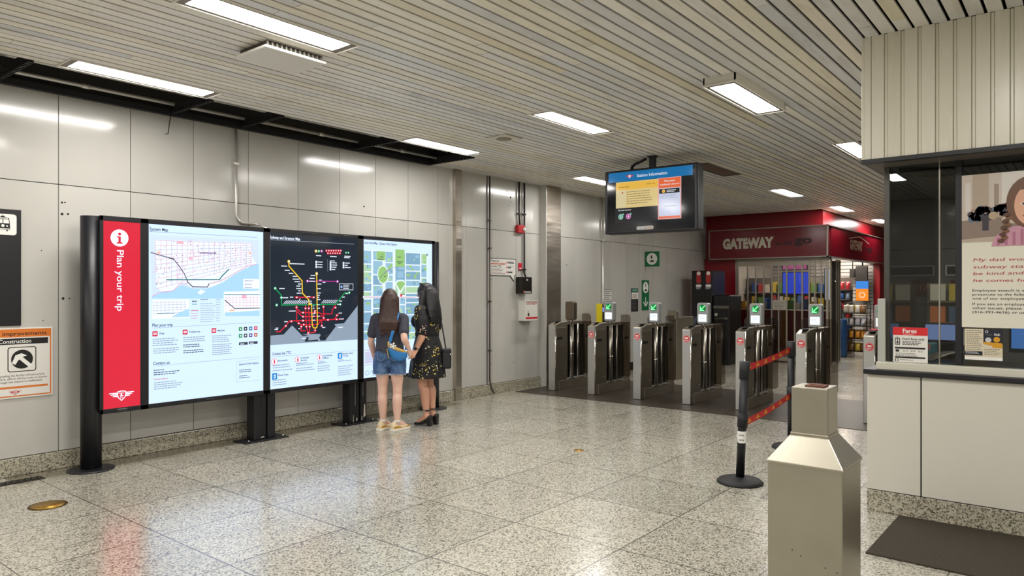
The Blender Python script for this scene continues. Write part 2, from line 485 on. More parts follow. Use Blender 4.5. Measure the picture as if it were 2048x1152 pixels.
# dark sheet added above the slats as shade so that the joints read black
b = MB(DARKV)
b.box(XA, YA, CEIL + .12, XB, 6.22, CEIL + .14); b.box(6.97, 6.22, CEIL + .12, XB, WY, CEIL + .14)
b.box(6.97, 6.22, CEIL + .14, 6.99, WY, TOP); b.box(XA, 6.22, CEIL + .14, 6.97, 6.24, TOP)
struct(b.build('ceiling_backing'))

# ---- lights
def fixture(x, y, drop, on, label, group=None):
    z = CEIL - drop
    r = thing('ceiling_light', label, 'ceiling light', (x, y, z), group)
    h = MB(); hw = .135
    h.box(x, y - hw, z + .012, x + .012, y + hw, z + .11); h.box(x + LX - .012, y - hw, z + .012, x + LX, y + hw, z + .11)
    h.box(x, y - hw, z + .012, x + LX, y - hw + .012, z + .11); h.box(x, y + hw - .012, z + .012, x + LX, y + hw, z + .11)
    h.box(x, y - hw, z + .098, x + LX, y + hw, z + .11)
    h.build('housing', LAMPW, r)
    f = MB(); k = .005; tw = .013
    f.box(x - .008, y - hw - .008, z - k, x + LX + .008, y - hw - .008 + tw, z + .012); f.box(x - .008, y + hw + .008 - tw, z - k, x + LX + .008, y + hw + .008, z + .012)
    f.box(x - .008, y - hw - .008 + tw, z - k, x - .008 + tw, y + hw + .008 - tw, z + .012); f.box(x + LX + .008 - tw, y - hw - .008 + tw, z - k, x + LX + .008, y + hw + .008 - tw, z + .012)
    f.build('frame', LAMPW if on else mat('dead lamp frame', '4A4238', .5), r, bevel=.003)
    MB(mat('lamp surround', '7E786F', .5)).box(x + .006, y - hw + .006, z + .006, x + LX - .006, y + hw - .006, z + .011).build('surround', None, r)
    d = MB(LAMPW); x0, x1, y0, y1 = x + .06, x + LX - .06, y - hw + .034, y + hw - .034
    d.box(x0, y0, z + .001, x1, y1, z + .0055); d.fm[-6] = DIFF if on else mat('dead lamp lens', '6E5F52', .3)
    if not on: d.fm[-6:] = [mat('dead lamp lens', '6E5F52', .3)] * 6
    d.build('diffuser', None, r)
    return r
FL = {0: 'ceiling light in the wall row nearest the camera, over the red trip planner panel', 1: 'ceiling light in the wall row at the far end of the open ceiling void',
      2: 'ceiling light in the wall row beyond the pilaster, left of the hanging screen', 
      5: 'large bright ceiling light beside the white air diffuser, nearest at top left', 6: 'ceiling light in the middle of the ceiling, between the round speaker and boxed light',
      7: 'unlit dark ceiling light beside the hanging information screen', 8: 'ceiling light in the middle row right behind the hanging screen', 9: 'ceiling light just in front of the red shop bulkhead corner',
      10: 'farthest small ceiling light beyond the shop corner', 12: 'ceiling light in a deep white box hanging below the slats', 13: 'ceiling light half hidden by the cream slatted booth front',
      16: 'ceiling light behind the booth over the passage beside the shop'}
for i, (x, y, d, on) in enumerate(FIX):
    fixture(x, y, d, on, FL.get(i, 'ceiling light outside the frame behind the camera'), 'ceiling lights' if i in FL else 'ceiling lights behind the camera')  # unlisted fixtures are unseen ones added to light the hall

# ---- ceiling fittings
x0, x1, y0, y1 = 2.78, 3.29, 4.40, 4.80
r = thing('air_diffuser', 'square white air diffuser panel hanging just under the slats beside the large light', 'air vent', ((x0 + x1) / 2, (y0 + y1) / 2, CEIL))
m = MB(); m.box(x0 + .03, y0 + .03, CEIL - .038, x1 - .03, y1 - .03, CEIL - .004, mat('diffuser throat', '4F4A42', .7)); m.build('throat', None, r)
m = MB(); m.box(x0, y0, CEIL - .058, x1, y1, CEIL - .038); m.build('face_plate', WHITE, r, bevel=.012)
for i in range(13): MB(mat('louvre grey', '6B665C', .5)).box(x0 + .02 + i * .037, y0 + .012, CEIL - .038, x0 + .032 + i * .037, y0 + .028, CEIL - .004).build('louvre', None, r)

r = thing('ceiling_speaker', 'round speaker grille on a square white plate in the ceiling', 'speaker', (6.28, 5.16, CEIL))
m = MB(); m.box(6.13, 5.01, CEIL - .012, 6.43, 5.31, CEIL - .001); m.build('plate', mat('speaker plate', 'CFC8B6', .5), r, bevel=.004)
m = MB(); m.lathe([(.085, 0), (.085, -.006), (.07, -.012), (.001, -.014)][::-1], (6.28, 5.16, CEIL - .012), 28); m.build('grille', mat('speaker grille', '8D8779', .6), r)

# ---- open void along the wall: pipes and hanger rails
r = thing('ceiling_conduit', 'long shiny conduit running along the top of the wall in the open void', 'pipe', (1.0, 6.93, 3.36))
m = MB(PIPE); m.tube([(XA, 6.90, 3.362), (6.96, 6.90, 3.362)], .018, 10); m.build('pipe', None, r)
m = MB(PIPE)
for x in (-1, 2.55, 5.05, 6.3): m.tube([(x, 6.90, 3.362), (x + .07, 6.90, 3.362)], .023, 10)
m.build('coupling', None, r)
o = MB(PIPE).tube([(XA, 6.70, 3.43), (6.96, 6.70, 3.43)], .016, 10).build('cable_pipe'); tag(o, 'dark pipe running along the void above and behind the shiny conduit', 'pipe')
o = MB(BLACKM).box(XA, 6.975, 3.27, 6.94, 7.03, 3.325).build('conduit_shadow_strip'); tag(o, 'flat black channel in the open ceiling void beside the conduit', 'tray')  # black strip standing in for the shadow along the conduit
RL = ['second serrated black hanger rail, where the loose wire dangles', 'third serrated black hanger rail, above the vertical wall conduit', 'farthest full hanger rail of the open void', 'nearest serrated black hanger rail at the top left']
for i, x in enumerate((3.38, 4.12, 5.62, 1.95)):
    m = MB(BLACKM); m.box(x - .012, 6.20, CEIL + .02, x + .012, 6.95, CEIL + .075)
    for k in range(15): m.box(x - .02, 6.22 + k * .05, CEIL - .012, x + .02, 6.245 + k * .05, CEIL + .02)
    if i == 0: m.tube([(x, 6.98, CEIL), (x - .02, 6.97, 3.2), (x - .04, 6.96, 3.08), (x - .07, 6.95, 3.07)], .004, 6)
    tag(m.build('hanger_rail'), RL[i], 'rail', 'serrated hanger rails')
m = MB(BLACKM); m.box(6.95, 6.2, CEIL + .0, 6.968, WY - .01, CEIL + .09)
for k in range(17): m.box(6.945, 6.22 + k * .05, CEIL - .012, 6.968, 6.245 + k * .05, CEIL + .0)
tag(m.build('hanger_rail'), 'hanger rail closing the far end of the open ceiling void', 'rail', 'serrated hanger rails')
m = MB(CONC); m.box(4.35, 6.35, 3.52, 5.2, 6.95, 3.74); tag(m.build('concrete_beam_patch'), 'pale stained concrete patch seen up in the ceiling void', 'beam')

# ---- pilaster and strip of stainless steel
m = MB(); m.box(9.5, 6.915, 0, 9.52, WY, CEIL, ENAMEL); m.box(9.52, 6.915, 0, 9.925, WY, CEIL, TRIM_ST)
struct(m.build('trim_1', bevel=.004))
m = MB(); m.box(7.43, 6.985, 0, 7.552, WY, CEIL, TRIM_ST); struct(m.build('trim_2', bevel=.006))
m = MB(); m.box(8.170, WY - .008, .15, 8.180, WY, CEIL, PIPED); struct(m.build('trim_3'))

def conduit(name, pts, r_, m_, label, clamps=()):
    t = thing(name, label, 'conduit', pts[0])
    MB(m_).tube(pts, r_, 10).build('pipe', None, t)
    for z in clamps:
        p = pts[0]; MB(m_).box(p[0] - r_ * 2, p[1] - r_ * 1.1, z - .012, p[0] + r_ * 2, p[1] + r_ * 1.3, z + .012).build('clamp', None, t)
x = 4.085
bend = [(x, 7.02, 3.26), (x, 7.02, 2.37)] + [(x + .09 * (1 - math.cos(k * PI / 12)), 7.02, 2.37 - .09 * math.sin(k * PI / 12)) for k in range(1, 7)] + [(4.30, 7.02, 2.28), (4.34, 6.98, 2.27), (4.345, 6.78, 2.20)]
conduit('wall_conduit', bend, .014, PIPE, 'grey conduit dropping down the wall and bending into the map case', (2.9,))
conduit('wall_conduit', [(8.207, 7.02, 3.28), (8.207, 7.02, .22), (8.235, 7.01, .10), (8.27, 6.99, .02)], .012, mat('grey brown conduit', '5A534A', .45, .6), 'dark conduit running from ceiling to floor left of the security sign', (2.62, 2.2, .66, 1.4))
conduit('wall_conduit', [(8.92, 7.02, 3.28), (8.92, 7.02, 2.75), (8.94, 7.02, 2.58)], .015, PIPED, 'dark conduit dropping from the ceiling to the red fire alarm', (2.78,))
conduit('wall_conduit', [(9.055, 7.02, 3.28), (9.055, 7.02, 1.85), (9.07, 7.0, 1.76)], .015, PIPED, 'dark conduit dropping past the fire alarm to the black wall box', (2.78, 1.9))
conduit('wall_conduit', [(11.43, 7.02, 3.28), (11.43, 7.02, 1.4), (11.35, 6.95, 1.1)], .018, PIPE, 'grey conduit on the passage wall above the yellow card machine', (2.5,))

# ---- dark rubber flooring under the gates
m = MB(mat('dark gate flooring', '3B342C', .38)); m.box(8.69, 1.35, 0, 11.0, 6.915, .006)
tag(m.build('rubber_flooring'), 'dark rubber flooring strip under the row of fare gates', 'flooring')

# ---- brass covers and drain in the floor
def cover(x, y, r_, label):
    t = thing('floor_cover', label, 'floor cover', (x, y, 0))
    MB().lathe([(r_, 0), (r_, .003), (r_ * .86, .004)], (x, y, 0), 32).build('rim', BRASSD if r_ > .1 else BRASS, t)
    MB().lathe([(r_ * .84, 0), (r_ * .84, .0055), (.001, .0055)], (x, y, 0), 32).build('lid', BRASS, t)
cover(1.95, 5.88, .125, 'large round brass cover set in the terrazzo at lower left')
cover(5.866, 3.874, .05, 'small round brass cover in the middle of the open floor')
t = thing('floor_drain', 'narrow metal drain grate at the foot of the wall by the left post', 'drain', (1.95, 6.80, 0))
MB().box(1.6, 6.74, 0, 2.22, 6.86, .003).build('recess', GAP, t)
for i in range(13): MB(PIPED).bar((1.64 + i * .045, 6.745, .006), (1.66 + i * .045, 6.855, .006), .014, .006).build('grate_bar', None, t)

# ================================================================ FARE BOOTH on the right
BX = 5.55; BY = 1.23
CREAM = mat('cream booth panel', 'D3D0C4', .32)
booth = thing('fare_booth', 'cream fare booth with black counter edge, glass front and slatted cream bulkhead', 'booth', (BX, 0, 0))
m = MB(TERRAZZO_B)
for y1, y0 in ((BY, .30), (.298, -1.2), (-1.203, -2.95)): m.box(BX + .005, y0, 0, BX + .14, y1, .15)
m.box(BX + .14, BY - .14, 0, 8.0, BY, .15); m.build('skirting', None, booth, bevel=.004)
cuts = [BY, .889, -.2, -1.3, -2.95]
for y1, y0 in zip(cuts, cuts[1:]):
    MB(CREAM).box(BX, y0 + .004, .155, BX + .1, y1 - .004, .965).build('front_panel', None, booth, bevel=.003)
MB(GAP).box(BX + .006, -2.95, .15, BX + .09, BY - .01, .97).build('backing', None, booth)
MB(CREAM).box(BX + .1, BY - .03, .155, 8.0, BY, .965).build('side_panel', None, booth)
MB(BLACK).box(BX - .03, -2.95, .967, BX + .45, BY + .015, 1.003).build('counter_edge', None, booth, bevel=.004)
MB(mat('pale counter', 'CFCDBE', .35)).box(BX + .005, -2.95, 1.003, BX + .075, BY - .06, 1.055).build('counter_kerb', None, booth, bevel=.004)
MB(mat('inner counter', '2A2826', .3)).box(BX + .075, -2.95, .98, BX + .75, BY - .05, 1.04).build('inner_counter', None, booth)
# glass, mullions, soffit
GX = BX + .09
MB(GLASS).box(GX, .795, 1.055, GX + .01, 1.10, 2.43).build('glass_pane', None, booth)
MB(GLASS).box(GX, .70, 1.055, GX + .01, .79, 2.43).build('glass_pane', None, booth)
MB(GLASS).box(GX, -2.95, 1.055, GX + .01, .66, 2.43).build('glass_pane', None, booth)
MB(GLASS).box(GX + .03, 1.105, 1.04, 7.9, 1.115, 2.43).build('side_glass', None, booth)
MB(mat('mullion grey', '55534F', .35, .6)).box(GX - .005, 1.098, 1.055, GX + .03, 1.135, 2.45).build('mullion', None, booth, bevel=.004)
MB(BLACK).box(GX - .008, .66, 1.055, GX + .05, .70, 2.45).build('mullion', None, booth, bevel=.004)
MB(POLISH).box(GX - .002, .788, 1.055, GX + .012, .797, 2.43).build('glass_joint', None, booth)
MB(mat('pale steel strip', 'B9BCB4', .35, .3)).box(BX + .03, 1.115, 1.03, BX + .05, 1.165, 1.50).build('end_strip', None, booth, bevel=.004)
# bulkhead with vertical slats
m = MB(FASCIA); y = BY - .03; FXX = 5.35
m.box(FXX, BY - .072, 2.45, FXX + .02, BY - .03, CEIL); m.box(FXX + .0, BY - .03, 2.45, 9.1, BY - .012, CEIL)
y = BY - .075
while y > YA:
    m.box(FXX, y - .078, 2.45, FXX + .02, y, CEIL); m.box(FXX + .008, y - .0985, 2.45, FXX + .02, y - .0795, CEIL)
    y -= .1
m.build('bulkhead_slats', None, booth, bevel=.0025, seg=1)
MB(DARKV).box(FXX + .021, YA, 2.46, FXX + .05, BY - .02, CEIL).build('bulkhead_backing', None, booth)
MB(BLACK).box(FXX - .008, YA, 2.425, FXX + .05, BY - .01, 2.452).build('bulkhead_trim', None, booth)
MB(mat('booth soffit', '5C564F', .45)).box(FXX + .03, YA, 2.43, 8.0, BY - .02, 2.46).build('soffit', None, booth)
MB(mat('black soffit channel', '161616', .4)).tube([(GX + .10, 1.06, 2.405), (GX + .12, .98, 2.40), (GX + .2, .86, 2.395), (GX + .22, .72, 2.39), (GX + .22, -2.9, 2.39)], .035, 10).build('soffit_track', None, booth)
lf = MB(LAMPW); lf.box(5.86, -.45, 2.42, 6.20, .28, 2.432); lf.build('lamp_frame', None, booth)
MB(mat('booth lamp lens', 'FFF6E6', .5, emit=26.0)).box(5.89, -.42, 2.412, 6.17, .25, 2.421).build('lamp_lens', None, booth)
# inside walls
DW = mat('booth inner wall', '6E6B66', .4)
m = MB(DW)
for i in range(6):
    for k in range(3): m.box(7.9, BY - .1 - i * .7 - .69, .9 + k * .53, 7.95, BY - .1 - i * .7, .9 + k * .53 + .525)
m.box(7.95, YA, 0, 8.0, BY - .04, 2.46, GAP); m.build('inner_wall', None, booth)

# ---- things in and on the booth
SX = BX + .085
def board(name, label, cat, y1, y0, z0, z1, x, th, m_):
    t = thing(name, label, cat, (x, (y0 + y1) / 2, z0))
    MB(m_).box(x, y0, z0, x + th, y1, z1).build('board', None, t, bevel=.002)
    return t, artX(x)
# large poster
PC = mat('poster card', 'E3DFCF', .35)
t, A = board('assault_poster', 'large cream poster with a braided child and red handwriting on the booth glass', 'poster', .66, -.30, 1.312, 2.322, SX - .02, .012, PC)
def pm(n, c): return mat('poster ' + n, c, .35)
a0, a1 = -.66, .30
zt, zb = 2.322, 1.90
SKY = pm('haze', 'CBBFB2'); A.rect(a0, 1.876, a1, zt, SKY, 1)
A.poly([(a0, 1.885), (a1, 1.95), (a1, 2.09), (a0, 2.02)], pm('ground', '8C7B6F'), 2)
A.poly([(a0, 1.876), (a1, 1.876), (a1, 1.95), (a0 + .12, 1.905), (a0, 1.895)], pm('pavement', 'B9A898'), 3)
A.rect(a0 + .06, 2.05, a0 + .15, zt, pm('stone', 'B3A28F'), 2); A.rect(a0 + .02, 2.08, a0 + .05, 2.27, pm('window', 'D9D2CA'), 2)
A.rect(a0 + .22, 2.10, a0 + .34, zt, pm('pale wall', 'DDD8D0'), 2); A.rect(a0 + .18, 2.08, a0 + .205, 2.25, pm('shade', '9E8D7D'), 2)
rp = random.Random(5)
for i in range(34):
    ca = a0 + .05 + rp.random() * .27; cz = 2.01 + rp.random() * .06 + (ca - a0) * .16
    A.disc(ca, cz, .012 + rp.random() * .022, pm('crowd%d' % (i % 7), ['3A3440', '6B5048', '2E3A52', '8A6A58', '5B6B80', '47383A', 'A98F7C'][i % 7]), 3, ry=.014 + rp.random() * .016, n=14)
A.disc(a0 + .27, 2.015, .05, pm('pale coat', 'C9BCA6'), 4, ry=.028); A.disc(a0 + .175, 2.045, .026, pm('tan coat', 'B69F85'), 4)
A.rect(a0 + .115, 1.95, a0 + .15, 2.05, pm('trousers', '36303A'), 4)
# child at the right of the poster
ca = a0 + .265
A.poly([(ca - .10, 1.845), (ca - .085, 1.90), (ca - .05, 1.935), (ca + .02, 1.97), (ca + .20, 1.97), (ca + .30, 1.90), (ca + .32, 1.845)], pm('plaid', 'C993A6'), 5)
for i in range(9): A.rect(ca - .07 + i * .042, 1.85, ca - .055 + i * .042, 1.90 + .05 * min(1, i / 3), pm('plaid line', 'AE6F88'), 6)
A.disc(ca + .10, 2.12, .12, pm('hair', '6E4A34'), 6, ry=.165); A.disc(ca + .11, 2.10, .088, pm('skin', 'E3AE92'), 7, ry=.13)
A.poly([(ca + .02, 2.20), (ca + .20, 2.20), (ca + .18, 2.27), (ca + .05, 2.27)], pm('hair', '6E4A34'), 8)
for sx in (.07, .145): A.disc(ca + sx, 2.11, .014, INKW, 8, ry=.008); A.disc(ca + sx, 2.11, .006, INK, 9)
A.poly([(ca + .10, 2.06), (ca + .115, 2.06), (ca + .108, 2.10)], pm('skin shade', 'C98E76'), 8)
A.line([(ca + .07, 2.035), (ca + .09, 2.022), (ca + .125, 2.022), (ca + .145, 2.035)], .007, pm('lips', 'B5545A'), 9)
for i in range(9):
    A.disc(ca - .015 + (i % 2) * .014 - i * .004, 2.045 - i * .021, .02, pm('braid%d' % (i % 2), ['5C3C2A', '7A5238'][i % 2]), 9, ry=.014, n=10)
RW = mat('poster red hand lettering', 'B2323A', .4)
hand = ['My dad works at this', 'subway station. Please', 'be kind and make sure', 'he comes home safe.']
for i, (s_, v) in enumerate(zip(hand, (520, 534, 547, 561))):
    a, z = onX(1946, v, SX - .02); A.text(s_, a, z - .010, .020, RW, 2, wd=len(s_) * .0255, bold=0.0, shear=.15)
small = [('Employee assault is a serious crime. We will', 580), ('prosecute to the fullest extent anyone who harms', 588), ('one of our employees is assaulted on the job.', 596),
         ('If you see an employee assaulted or have', 607), ('other issues, please call TTC security', 615), ('(416-393-4636) or use the Safe app.', 623)]
for s_, v in small:
    a, z = onX(1945, v, SX - .02); A.text(s_, a, z - .010, .0155, INK, 2, wd=len(s_) * .0135)
A.build('print', None, t)
# fares card
t, A = board('fares_sign', 'white fares card with a red header standing at the left end of the booth counter', 'sign', 1.075, .86, 1.056, 1.30, SX - .012, .006, WHITEP)
A.rect(-1.075, 1.245, -.86, 1.30, mat('fares red', 'D7262E', .4), 1)
A.text('Fares', -.97, 1.262, .028, INKW, 2, al='C', bold=.02)
A.lines(-1.01, 1.255, .08, 1, .01, .004, INKW, 2)
A.text('Exact fares only', -1.015, 1.212, .0155, INK, 1, wd=.135, bold=.015)
A.lines(-1.015, 1.204, .13, 3, .010, .005, INK, 1)
A.rect(-1.062, 1.178, -1.03, 1.225, INK, 1); A.rect(-1.057, 1.183, -1.035, 1.22, WHITEP, 2); A.rect(-1.052, 1.187, -1.040, 1.202, INK, 3); A.line([(-1.046, 1.232), (-1.046, 1.208)], .004, INK, 3); A.poly([(-1.053, 1.212), (-1.039, 1.212), (-1.046, 1.203)], INK, 3)
A.rect(-1.062, 1.150, -.875, 1.162, INK, 1)
A.rect(-1.058, 1.128, -1.036, 1.144, INK, 1)
for i, s_ in enumerate(('$3.35', '$2.40', '$2.35')): A.text(s_, -1.01 + i * .046, 1.131, .011, INKG, 1, wd=.03)
A.lines(-1.058, 1.120, .15, 3, .009, .004, INKG, 1); A.rect(-1.062, 1.085, -.875, 1.096, INK, 1); A.rect(-1.062, 1.062, -1.04, 1.08, INK, 1); A.disc(-1.05, 1.07, .007, WHITEP, 2); A.lines(-1.03, 1.075, .09, 1, .01, .004, INKG, 1)
A.build('print', None, t)
# leaflet
t, A = board('leaflet', 'cream leaflet with a navy panel and two round heads under the big poster', 'leaflet', .645, .435, 1.098, 1.303, SX - .008, .003, mat('leaflet paper', 'D8CDB2', .5))
NV = mat('leaflet navy', '14182B', .45); YL = mat('leaflet amber', 'D69A1E', .45)
A.lines(-.635, 1.293, .095, 13, .0125, .004, INKG, 1); A.rect(-.645, 1.128, -.545, 1.155, NV, 1); A.lines(-.64, 1.15, .08, 2, .008, .003, INKW, 2)
A.rect(-.54, 1.205, -.435, 1.303, NV, 1); A.text('link', -.48, 1.262, .015, INKW, 2, bold=.02); A.text('cross', -.53, 1.262, .013, INKG, 2); A.disc(-.522, 1.286, .009, INKW, 2); A.disc(-.522, 1.286, .006, NV, 3)
A.disc(-.513, 1.232, .017, mat('leaflet pale head', 'C9C9CC', .5), 2); A.disc(-.467, 1.236, .018, YL, 2)
A.poly([(-.545, 1.218), (-.44, 1.215), (-.435, 1.19), (-.435, 1.182), (-.49, 1.182), (-.49, 1.195), (-.535, 1.205)], YL, 3)
A.lines(-.535, 1.172, .09, 4, .011, .004, INKG, 1); A.rect(-.645, 1.098, -.435, 1.118, INKW, 1)
A.build('print', None, t)
# monitor, boxes and papers behind the glass
t = thing('booth_monitor', 'blue lit computer monitor behind the leaflet inside the booth', 'monitor', (6.15, .2, 1.04))
MB(BLACKM).box(6.15, -.08, 1.12, 6.19, .44, 1.43).build('case', None, t, bevel=.006)
MB(lit('monitor blue', '3C6FB4', .9)).box(6.146, -.065, 1.15, 6.1499, .425, 1.415).build('screen', None, t)
MB(BLACKM).box(6.19, .13, 1.041, 6.22, .23, 1.3).build('stand', None, t); MB(BLACKM).box(6.08, .06, 1.041, 6.28, .30, 1.055).build('foot', None, t)
m = MB(mat('pink note paper', 'C97B74', .6)); m.prism([(-.965, 1.135), (-.905, 1.12), (-.90, 1.165), (-.955, 1.18)], FX(6.0), 0, .004); tag(m.build('pink_note'), 'small pink note taped up behind the fares card', 'note')
m = MB(mat('teal box', '4E7C86', .5)); m.box(6.28, .92, 1.041, 6.46, 1.06, 1.15); tag(m.build('teal_box', bevel=.004), 'teal box on the inner counter under the pink note', 'box')
t = thing('notice_screen', 'pale blue lit notice screen behind the booth corner glass', 'screen', (6.5, .95, 1.04))
MB(BLACKM).box(6.5, .78, 1.041, 6.53, 1.02, 1.30).build('case', None, t); MB(lit('pale notice', '7C93C8', .6)).box(6.496, .79, 1.17, 6.4999, 1.01, 1.29).build('screen', None, t)
t = thing('brochure_rack', 'brown brochure rack with yellow and orange leaflets behind the booth glass', 'rack', (6.9, 1.0, 1.04))
RKM = mat('rack brown', '6E6046', .5)
MB(RKM).box(6.9, .62, .9, 6.96, 1.06, 1.62).build('back_board', None, t)
for k in range(3): MB(RKM).box(6.82, .63, 1.1 + k * .18, 6.9, 1.05, 1.115 + k * .18).build('shelf', None, t)
for k in range(3):
    for j in range(3):
        o = MB(mat('brochure %d' % ((k + j * 2) % 4), ['B8A23A', 'C2703A', 'C9C3B0', '4E5F7C'][(k + j * 2) % 4], .5)).box(6.85, .65 + j * .135, 1.116 + k * .18, 6.862, .76 + j * .135, 1.25 + k * .18).build('brochure')
        tag(o, 'leaflet in the brown rack behind the booth glass', 'leaflet', 'leaflets in the booth rack')
m = MB(mat('grey hand rest', '5D5750', .4)); m.loft([[(5.95 + .3 * k / 6, .93 - .30 * k / 6 + a, 1.042 + .06 * math.sin(k * PI / 7) + b_) for a, b_ in ((-.05, 0), (.05, 0), (.05, .012), (-.05, .012))] for k in range(7)])
tag(m.build('coin_chute'), 'curved grey metal chute on the counter inside the booth', 'chute')
# ATM sign reflected in the glass, painted as a panel on the inner wall
A = artX(7.89); A.rect(-1.02, 1.50, -.86, 1.66, mat('reflected sign maroon', '5A1A1E', .4), 1); A.text('ATM', -.94, 1.56, .05, mat('reflected sign lettering', 'B96A62', .4), 2, al='C', bold=.02)
t = thing('wall_sign', 'maroon cash machine sign on the dark inner wall of the booth', 'sign', (7.89, .94, 1.5)); A.build('reflected_sign', None, t)
t = thing('reflected_bracket', 'long dark panel with a pale outline on the inner booth wall', 'panel', (7.88, .75, 1.72)); MB(mat('pale panel rim', 'C9C9C6', .4)).box(7.88, .42, 1.70, 7.899, 1.06, 1.80).build('rim', None, t); MB(BLACKM).box(7.875, .435, 1.712, 7.885, 1.045, 1.788).build('panel', None, t)  # outlined panel built in place of a bracket reflected in the glass

# ================================================================ SHOP at the far end
RED = mat('shop red paint', '8E1420', .28); REDD = mat('shop sign red', '6E0C1C', .16); ALU = mat('sign aluminium', 'A39C90', .35, .8)  # sign red darkened to stand in for shade on the boards
shop = thing('gateway_kiosk', 'red corner kiosk with cream lettered sign boards and open shop interior', 'shop', (16.0, 4.22, 0))
MB(RED).box(16.0, 6.30, 0, 16.2, WY - .01, 2.3).build('front_wall', None, shop)
MB(RED).box(16.1, 4.42, 2.3, 16.2, WY - .01, CEIL + .1).build('bulkhead', None, shop)
MB(RED).box(16.2, 4.42, 2.3, 23.9, 4.52, CEIL + .1).build('bulkhead', None, shop)
MB(RED).box(20.55, 4.24, 0, 20.72, 4.38, 2.3).build('door_jamb', None, shop)
MB(RED).box(20.72, 4.26, 0, 23.9, 4.38, 2.3).build('side_wall', None, shop)
s1 = MB(REDD).box(15.72, 4.25, 2.29, 15.98, 6.79, 2.93).build('front_sign', None, shop)
m = MB(ALU)
for z in (2.275, 2.925): m.box(15.70, 4.21, z, 15.99, 6.81, z + .02)
m.box(15.70, 6.79, 2.275, 15.99, 6.81, 2.945); m.box(15.70, 4.21, 2.275, 15.73, 4.24, 2.945); m.build('sign_frame', None, s1)
A = artX(15.718)
(a0, z0), (a1, z1), (a2, _) = onX(1445, 496, 15.7), onX(1445, 479, 15.7), onX(1547, 485, 15.7)
A.text('GATEWAY', a0, z0 - .015, .20, mat('sign letter cream', 'CFC8B4', .4), 1, wd=a2 - a0, bold=.065)
a, z = onX(1550, 491, 15.7); A.text('on the', a, z, .10, mat('sign letter dark', '2A0E14', .4), 1, wd=.36, bold=.02)
a, z = onX(1588, 487, 15.7); A.text('go', a, z, .15, mat('sign letter dark', '2A0E14', .4), 1, wd=.36, bold=.04)
A.build('sign_lettering', None, s1)
s2 = MB(REDD).box(15.99, 4.22, 2.29, 21.5, 4.40, 2.93).build('side_sign', None, shop)
m = MB(ALU)
for z in (2.275, 2.925): m.box(15.73, 4.20, z, 21.5, 4.42, z + .02)
m.build('sign_frame', None, s2)
A = artY(4.219); CLT = mat('sign letter dull', 'A98A72', .4)
A.text('GATEWAY', 17.5, 2.52, .20, CLT, 1, wd=1.15, bold=.05); A.text('on the', 18.7, 2.55, .09, mat('sign letter dark', '2A0E14', .4), 1, wd=.4); A.text('go', 19.15, 2.53, .14, mat('sign letter dark', '2A0E14', .4), 1, wd=.5, bold=.03)
A.line([(17.4, 2.75), (17.9, 2.80), (18.4, 2.84), (18.9, 2.78), (19.3, 2.72)], .02, CLT, 1)
A.build('sign_lettering', None, s2)
MB(ALU).box(16.0, 4.26, 2.22, 16.15, 6.3, 2.275).build('gate_head', None, shop)
# interior shell
IW = mat('shop inner wall', '8D8A86', .5)
MB(mat('slat wall board', 'C9C9CC', .45)).box(20.6, 4.40, 0, 20.7, WY - .01, 2.7).build('slat_wall', None, shop)
m = MB(GAP)
for k in range(26): m.box(20.592, 4.42, .15 + k * .095, 20.6, 7.0, .162 + k * .095)
m.build('slat_groove', None, shop)
MB(mat('shop ceiling', '8F8A80', .6)).box(16.2, 4.42, 2.62, 20.6, WY - .01, 2.66).build('shop_ceiling', None, shop)
MB(mat('shop lamp', 'FFF0DA', .5, emit=44)).box(17.2, 5.2, 2.60, 18.4, 5.5, 2.618).build('ceiling_lamp', None, shop)
MB(mat('shop lamp', 'FFF0DA', .5, emit=44)).box(19.0, 4.75, 2.60, 20.2, 5.0, 2.618).build('ceiling_lamp', None, shop)

# folding gate across the front
fg = thing('folding_gate', 'folding metal shop gate of tall glazed strips, closed across the kiosk front', 'gate', (15.98, 5.25, 0))
GB = mat('gate bar metal', 'B0A898', .35, .7)
us = [(1475, .07), (1496, .035), (1512, .03), (1528, .03), (1544, .03), (1558, .03), (1574, .035), (1590, .035), (1605, .035), (1619, .035), (1630, .03), (1643, .03), (1655, .05)]
yy = []
for u, wd in us:
    a, _ = onX(u, 600, 15.98); y = -a; yy.append(y)
    MB(GB).box(15.95, y - wd / 2, .03, 15.98, y + wd / 2, 2.22).build('gate_bar', None, fg, bevel=.004)
for z, h in ((.03, .10), (1.14, .02), (2.12, .09)):
    for y1, y0 in zip(yy, yy[1:]): MB(GB).box(15.96, y0, z, 15.972, y1, z + h).build('gate_rail', None, fg)
for y1, y0 in zip(yy, yy[1:]): MB(SHOPGL).box(15.964, y0 + .012, .13, 15.967, y1 - .012, 2.12).build('gate_pane', None, fg)
fg2 = thing('folded_gate_stack', 'stack of folded gate strips with a lock at the corner of the kiosk', 'gate', (16.2, 4.25, 0))
for k in (0, .12, 2.6, 3.6, 4.6): MB(GB).box(16.04 + k * .15, 4.235, .02, 16.085 + k * .15, 4.27, 2.24).build('gate_bar', None, fg2, bevel=.003)
MB(mat('gate stack dark', '2B2722', .5)).box(16.08, 4.245, .05, 16.79, 4.262, 2.2).build('gate_pane', None, fg2)
MB(POLISH).lathe([(.035, 0), (.035, .02), (.001, .03)], (16.28, 4.22, 1.75), 14).build('gate_lock', None, fg2)
a, z = onX(1545, 600, 15.94); a1, z1 = onX(1572, 620, 15.94)
t = thing('paper_note', 'handwritten white paper note taped to the folding gate', 'note', (15.94, -a, z1)); A = artX(15.946); A.rect(a, z1, a1, z, mat('note paper', 'B9B3A4', .6), 0); A.lines(a + .03, z - .04, a1 - a - .06, 5, .033, .01, INKG, 1); A.build('sheet', None, t)

